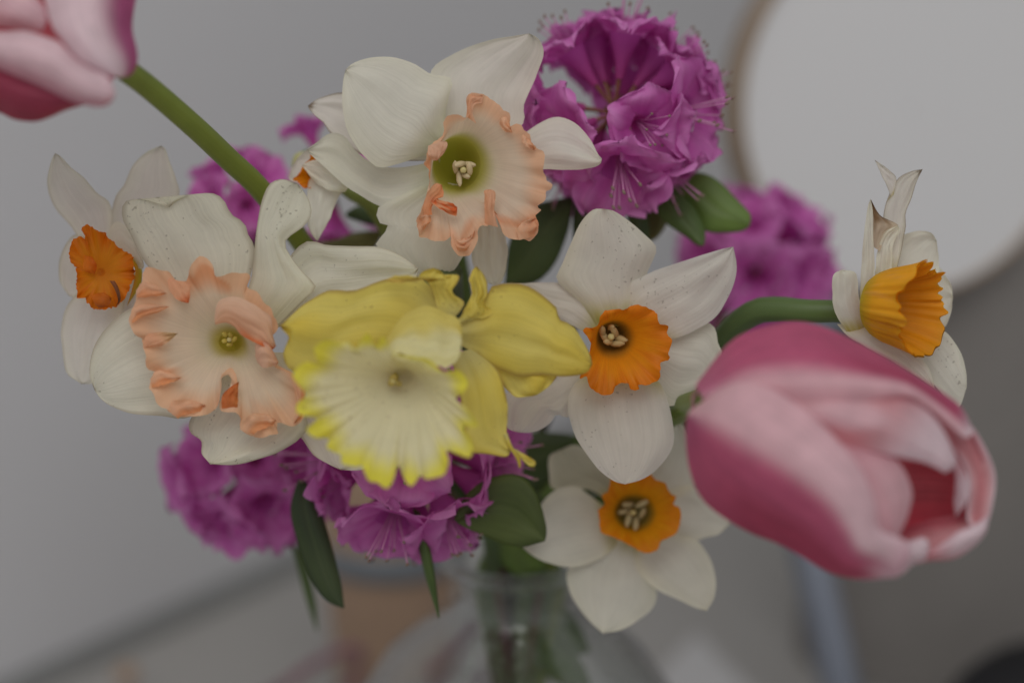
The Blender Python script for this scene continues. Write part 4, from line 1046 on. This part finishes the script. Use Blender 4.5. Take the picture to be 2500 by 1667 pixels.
dV = .452
pathV, footV = stem_path([W(296, 165, dV + .010), W(367, 218, dV + .022), W(478, 314, dV + .038), W(555, 387, dV + .051), W(650, 480, dV + .066), W(800, 680, dV + .092), W(950, 900, dV + .10)])
tv = thing("tulip", footV, "pink and white tulip nodding on a long arching green stem", "tulip", GT)
m = Mesh(); tube(m, pathV, [.0030, .0031, .0033, .0034, .0034], np.array([(.21, .27, .045), (.19, .24, .03), (.18, .22, .028), (.12, .18, .04), (.09, .15, .04)]), 24, 80)
part("stem", m, M_STEM, tv)
def tc_V1(T, S, sd):
    c = mixc(mixc(TW_, TP, .45 - .3 * T), np.array([.52, .13, .30]), sst(.52, .86, S + .12 * (1 - T) - .06))
    return mixc(c, TP, sst(.92, 1, T) * .5)
def tc_V2(T, S, sd):
    return mixc(mixc(TW_, TP, .5), np.array([.58, .20, .28]), sst(.6, 1.0, S) * .7)
petal(tv, M_TULIP, [('A', [(150, -330), (250, -120), (300, 60), (335, 175), (400, 262), (470, 352), (560, 424), (680, 478), (770, 498)], [(760, -380), (890, -160), (868, 0), (845, 130), (850, 220), (879, 350), (868, 430), (830, 482), (770, 498)], tc_V1, dict(dl=(6, -10, -10), dr=(8, 4, -3), bulge=-9, **tp))], dV, 0.0)
petal(tv, M_TULIP, [('A', [(-380, 60), (-200, 160), (0, 202), (150, 197), (300, 240), (385, 275), (470, 370), (580, 442), (690, 492), (738, 600)], [(-380, 330), (-200, 370), (0, 445), (150, 505), (300, 572), (450, 642), (540, 672), (650, 682), (712, 652), (738, 600)], tc_V2, dict(dl=(4, -12, -12), dr=(2, -9, -10), bulge=-7, **tp))], dV, 0.0)
petal(tv, M_TULIP, [('A', [(-420, 250), (-200, 340), (0, 420), (200, 515), (400, 605), (550, 668)], [(-420, 560), (-250, 640), (-100, 690), (0, 722), (100, 767), (220, 777), (330, 747), (430, 702), (550, 668)], lambda T, S, sd: mixc(np.array([.46, .09, .16]), np.array([.42, .055, .10]), S), dict(dl=(6, -2, -4), dr=(10, 6, 0), bulge=-6, **tp))], dV, 0.0, "crimson lower petal")
petal(tv, M_TULIP, [('A', [(-380, -200), (-150, -260), (60, -180), (180, -60), (270, 30), (310, 110), (270, 200)], [(-380, 150), (-200, 160), (0, 175), (100, 185), (200, 200), (270, 200)], lambda T, S, sd: mixc(mixc(TP, TW_, .4 * T), np.array([.70, .34, .36]), sst(.5, 1, S) * .6), dict(dl=(8, -3, -3), dr=(6, -2, -2), bulge=-5, **tp))], dV, 0.0)
petal(tv, M_TULIP, [('A', [(-300, -300), (0, -200), (250, -100), (420, 100), (480, 250)], [(-300, 250), (0, 280), (200, 320), (380, 340), (480, 250)], tc_red, dict(dl=(8, 4, 2), bulge=4, **tp))], dV, 0.0, "dark red inner petal")
petal(tv, M_TULIP, [('A', [(-420, 200), (-250, -150), (100, -350), (500, -350), (800, -150), (830, 150), (760, 440)], [(-420, 300), (-250, 560), (0, 690), (250, 740), (500, 640), (680, 560), (760, 440)], lambda T, S, sd: mixc(TM, TP, .4 + n2(T * 2, S * 3, sd)), dict(dl=(10, 10, 8), bulge=22, **tp))], dV, 0.0, "dark pink petals on the far side")

# ================================================================== rhododendron
GR = "magenta rhododendron sprigs"
def floret_mesh(seed):
    """five broad ruffled lobes on a narrow funnel"""
    rnd = random.Random(seed)
    m = Mesh()
    nphi = 30
    phi = np.linspace(0, 2 * np.pi, nphi, endpoint=False)
    V, C = [], []
    for k in np.linspace(0, 1, 8):
        r = .0012 + .0036 * k ** 1.5
        V.append(np.stack([r * np.cos(phi), r * np.sin(phi), np.full(nphi, .0125 * k)], 1))
        C.append(mixc((.60, .10, .36), (.68, .15, .56), np.full(nphi, k)))
    m.add(np.vstack(V), grid_faces(8, nphi, True), np.vstack(C), np.stack([np.tile(phi * 1.2, 8), np.repeat(np.linspace(0, .4, 8), nphi)], 1))
    na, nk = 15, 13
    for q in range(5):
        sd = seed * 5 + q
        th = 2 * np.pi * q / 5 + rnd.uniform(-.12, .12)
        ln = .0112 * rnd.uniform(.85, 1.15)
        wmax = .0080 * rnd.uniform(.88, 1.15)
        curl = rnd.uniform(-.0005, .0065)
        tw = rnd.uniform(-.35, .35)
        K, A = np.meshgrid(np.linspace(0, 1, nk), np.linspace(-1, 1, na), indexing='ij')
        w = .0026 * (1 - K) + wmax * np.sin(np.pi * np.clip(K * .80 + .06, 0, 1)) ** .8 * np.sqrt(np.clip(1 - (K * .93) ** 5, 0, 1))
        wav = n2(K * 2.3, A * 2.2, sd); wav2 = n2(K * 4.5, A * 5.0, sd + 50)
        ee = np.clip(np.maximum(np.abs(A), K), 0, 1)
        rad = .0042 + ln * K * (1 - .14 * A ** 2) + .0007 * ee ** 4 * wav2
        lat = w * A + .0006 * wav2 * ee ** 3
        z = .0120 + .0060 * np.sin(K * 1.5) - curl * K ** 2.2 + .0012 * A ** 2 * K + .0030 * K * wav + .0020 * ee ** 4 * wav2 * K + tw * lat * K + .00025 * q
        x = rad * math.cos(th) - lat * math.sin(th)
        y = rad * math.sin(th) + lat * math.cos(th)
        c = mixc((.72, .15, .56), (.84, .34, .72), np.clip(.25 + .6 * K * ee + .7 * wav, 0, 1))
        c = mixc(c, (.54, .06, .36), .6 * np.exp(-(A / .2) ** 2) * (1 - K) ** 1.3)
        m.add(np.stack([x, y, z], -1).reshape(-1, 3), grid_faces(nk, na), c.reshape(-1, 3), np.stack([A * .35 + q, K * .7], -1).reshape(-1, 2))
    return m.data("floret", M_MAGENTA)
FL = [floret_mesh(s) for s in (3, 8, 15, 22, 31)]
def stamen_meshes(seed):
    rnd = random.Random(seed)
    out = []
    for i in range(8):
        a = 2 * math.pi * i / 8 + rnd.uniform(-.3, .3)
        sp = rnd.uniform(.002, .0062)
        L_ = rnd.uniform(.019, .026)
        pts = [(0.0006 * math.cos(a), .0006 * math.sin(a), .006), (.35 * sp * math.cos(a), .35 * sp * math.sin(a), .013), (sp * math.cos(a), sp * math.sin(a), L_)]
        m = Mesh()
        tube(m, pts, [.00022, .00020, .00018], np.array([(.60, .20, .45), (.70, .34, .56)]), 6, 9)
        e = np.array(pts[-1])
        blob(m, e, ((.00052, 0, 0), (0, .00045, 0), (.0002, .0001, .00062)), (.28, .20, .16), 6, 8)
        out.append(m.data("stamen", M_STAMEN))
    return out
ST = [stamen_meshes(s) for s in (5, 6)]
pd = Mesh(); tube(pd, [(0, 0, .0015), (0, .0003, -.004), (0, .0012, -.011)], [.0008, .0005, .0006], np.array([(.26, .11, .06), (.20, .10, .05)]), 6, 8)
PED = pd.data("pedicel", M_STEM)

def sprig(label, cx, cy, d, dirs, scale=1.0, nst=8, seed=0, tw=None, leaves=(), hub=.004, stem_pts=None):
    rnd = random.Random(seed)
    c = W(cx, cy, d)
    pts = [c, W(cx * .75 + 1240 * .25, cy * .78 + 1375 * .22, d + .018)] if stem_pts is None else [c] + stem_pts
    path, ft = stem_path(np.vstack(pts))
    root = thing("rhododendron_sprig", ft, label, "rhododendron", GR)
    m = Mesh(); tube(m, path, [.0013, .0016, .0018], (.12, .075, .045), 10, 50)
    part("twig", m, M_TWIG, root)
    rl = np.array(root.location)
    for i, sp in enumerate(dirs):
        v = dirw(*sp[:3])
        sc = scale * (sp[3] if len(sp) > 3 else rnd.uniform(.92, 1.1))
        o = link("floret", FL[(i + seed) % 5], root)
        q = Vector(v).to_track_quat('Z', 'Y')
        roll = Matrix.Rotation(rnd.uniform(0, 6.28), 4, 'Z')
        o.matrix_local = Matrix.Translation(Vector(c + v * (hub + .006) * scale - rl)) @ q.to_matrix().to_4x4() @ roll @ Matrix.Scale(sc, 4)
        link("pedicel", PED, o)
        k = nst if (sp[2] < .25) else 0
        for j in range(k):
            link("stamen", ST[i % 2][j], o)
    for lf in leaves:
        m = Mesh()
        patch(m, lf[0], lf[1], lf[2], lf[3], lf[4], **dict(dict(dl=0, flat=.9, crk=.3, bulge=-2, rip=.3, rib=.5, edge=.8, nu=20, nv=15), **lf[5]))
        part("leaf", m, M_LEAF, root, .0004)
    return root

def dome(n, seed, tx=0, ty=0, zmin=-1.0, zmax=.45):
    rnd = random.Random(seed)
    out = []
    for i in range(n):
        z = zmin + (zmax - zmin) * (i + .5) / n
        r = math.sqrt(max(0, 1 - z * z))
        a = 2.399963 * i + seed
        out.append((r * math.cos(a) + tx, r * math.sin(a) + ty, z + rnd.uniform(-.1, .1)))
    return out
LD = leafc()
LMID = leafc((.075, .125, .03), (.11, .18, .045), (.14, .20, .07))
LOLV = leafc((.13, .12, .03), (.16, .15, .04), (.16, .15, .06))
LBR = leafc((.13, .21, .04), (.18, .29, .06), (.17, .24, .08))

sprig("magenta rhododendron cluster on top with long stamens and green leaves beneath it", 1502, 272, .540,
      [(.80, .10, -.55, 1.12), (.02, .72, -.62, 1.12), (.12, -.98, -.15, 1.05), (-.60, -.80, -.05, 1.0), (.62, -.78, .1, .95), (-.95, -.06, -.25, 1.1), (-.62, .35, -.62, .95),
       (-.66, .72, .05, 1.05), (.58, .78, -.2, 1.05), (.92, -.30, .1, 1.05), (.2, -.5, .8, 1), (-.3, .4, .85, 1), (-.15, -.75, .5, 1.0), (.75, .55, .3, 1.0), (.35, .30, -.88, .9), (-.3, -.9, .25, 1.0), (.85, -.55, -.2, .9)],
      scale=1.0, seed=1, hub=.0035,
      stem_pts=[W(1500, 400, .556), W(1440, 620, .565), W(1360, 950, .58)],
      leaves=[('S', [(1395, 480), (1290, 510), (1245, 590), (1233, 695)], [(1400, 490), (1385, 570), (1350, 650), (1300, 692), (1233, 695)], .548, LD, {}),
              ('C', [(640, 1200), (540, 1270), (520, 1400), (525, 1560), (560, 1640)], [(660, 1200), (720, 1330), (740, 1450), (680, 1580), (560, 1640)], .548, LD, {}),
              ('C', [(900, 1180), (860, 1330), (890, 1450), (985, 1570)], [(940, 1180), (985, 1350), (1005, 1480), (985, 1570)], .545, LD, {}),
              ('C', [(930, 1200), (970, 1380), (1000, 1545)], [(1020, 1230), (1118, 1390), (1070, 1500), (1000, 1545)], .553, LOLV, {}),
              ('C', [(1000, 1200), (1040, 1330), (1120, 1430), (1230, 1502), (1310, 1560), (1352, 1568)], [(1130, 1180), (1230, 1260), (1300, 1340), (1350, 1440), (1362, 1510), (1352, 1568)], .542, LMID, dict(dl=(3, 0, -3))),
              ('C', [(1100, 1150), (1210, 1120), (1340, 1105), (1450, 1160), (1560, 1270), (1650, 1370), (1646, 1440)], [(1120, 1220), (1260, 1330), (1360, 1470), (1500, 1482), (1600, 1472), (1646, 1440)], .546, LBR, dict(dl=(3, 0, -2)))])

sprig("blurred magenta rhododendron cluster between the orange cupped daffodil and the sideways one", 1840, 640, .645,
      dome(13, 2, .05, -.05) + [(-.95, .1, -.1), (-.75, .45, .0), (.9, .25, -.1)], scale=.92, nst=0, seed=2,
      stem_pts=[W(1800, 720, .63), W(1600, 1000, .62)])

sprig("magenta rhododendron cluster hanging below the speckled daffodil, with drooping leaves", 622, 1128, .588,
      [(x, y, z, .75 + .5 * ((i * 37) % 10) / 10) for i, (x, y, z) in enumerate(dome(17, 5, .05, .16))], scale=.86, nst=0, seed=3, stem_pts=[W(680, 1080, .60), W(900, 1080, .61), W(1120, 1220, .605)],
      leaves=[('I', [(850, 380), (815, 480), (808, 580), (850, 740), (920, 930), (1000, 1040), (1098, 1084)], [(885, 390), (960, 520), (1010, 680), (1050, 820), (1080, 950), (1098, 1084)], .534, leafc((.035, .055, .022), (.06, .09, .03)), dict(bulge=-1.5)),
              ('I', [(800, 700), (850, 880), (900, 1060), (950, 1210)], [(860, 760), (905, 900), (940, 1060), (950, 1210)], .585, LMID, {})])

sprig("magenta rhododendron cluster showing under the yellow daffodil's frilled trumpet", 1000, 1090, .541,
      [(-.15, .80, -.55, 1.1), (.45, .75, -.45, 1.1), (.93, .12, -.3, 1.15), (.85, .45, -.25, 1.05), (-.95, .15, -.2, 1.1), (-.85, .40, -.2, .8), (.0, .1, -1, 1), (-.5, -.5, -.6, 1), (.4, -.6, -.5, 1), (.1, .9, .2, 1), (-.4, .85, .15, 1)],
      scale=1.0, seed=4, hub=.005, stem_pts=[W(1060, 1150, .56), W(1120, 1230, .58)],
      leaves=[('I', [(1700, 600), (1760, 470), (1880, 380), (2030, 350), (2120, 410), (2172, 520), (2202, 640), (2196, 716)], [(1720, 620), (1800, 660), (1880, 695), (1980, 736), (2080, 747), (2196, 716)], .524, leafc((.065, .095, .02), (.10, .14, .028), (.11, .15, .04)), dict(bulge=-.8)),
              ('I', [(1478, 540), (1490, 640), (1510, 760), (1550, 930), (1618, 1142)], [(1510, 560), (1545, 680), (1575, 800), (1598, 950), (1618, 1142)], .528, LMID, {}),
              ('I', [(1950, 720), (1960, 830), (2030, 895), (2090, 905)], [(2100, 740), (2195, 845), (2160, 885), (2090, 905)], .585, LBR, {}),
              ('S', [(1180, 1130), (1260, 1060), (1360, 1055), (1430, 1070)], [(1190, 1160), (1280, 1190), (1380, 1150), (1430, 1070)], .575, LD, {}),
              ('S', [(1200, 1120), (1230, 1200), (1300, 1230), (1330, 1250)], [(1260, 1080), (1330, 1120), (1350, 1200), (1330, 1250)], .580, LD, {}),
              ('S', [(1300, 1490), (1360, 1470), (1410, 1520), (1440, 1590)], [(1305, 1520), (1345, 1565), (1390, 1600), (1440, 1590)], .600, LMID, {}),
              ('S', [(1300, 1560), (1330, 1640), (1400, 1690), (1440, 1740)], [(1330, 1550), (1400, 1590), (1440, 1660), (1440, 1740)], .600, LMID, {})])


sprig("magenta rhododendron cluster behind the arching tulip stem", 590, 490, .588,
      dome(9, 7, .0, -.05), scale=.56, nst=0, seed=5, stem_pts=[W(680, 650, .60), W(900, 950, .61)],
      leaves=[('S', [(600, 560), (590, 600), (620, 640)], [(660, 560), (670, 610), (620, 640)], .585, LD, {})])

sprig("small magenta rhododendron cluster peeping out beside the beige petal", 800, 440, .590,
      [(-.42, -1.1, .1, .8), (.05, .9, -.3, .95), (.25, .95, -.1, .9), (.4, -.2, -.9, .8), (.7, .3, -.3, .8)], scale=.82, nst=0, seed=6, hub=.005,
      stem_pts=[W(850, 600, .60), W(1000, 900, .61)],
      leaves=[('L', [(690, 1030), (770, 970), (860, 945), (1000, 1040), (1150, 1170)], [(710, 1060), (850, 1110), (1000, 1150), (1150, 1170)], .556, LD, dict(bulge=-1)),
              ('L', [(400, 1330), (600, 1290), (800, 1220), (1100, 1200)], [(420, 1420), (700, 1440), (950, 1420), (1100, 1200)], .560, LOLV, dict(bulge=-1))])
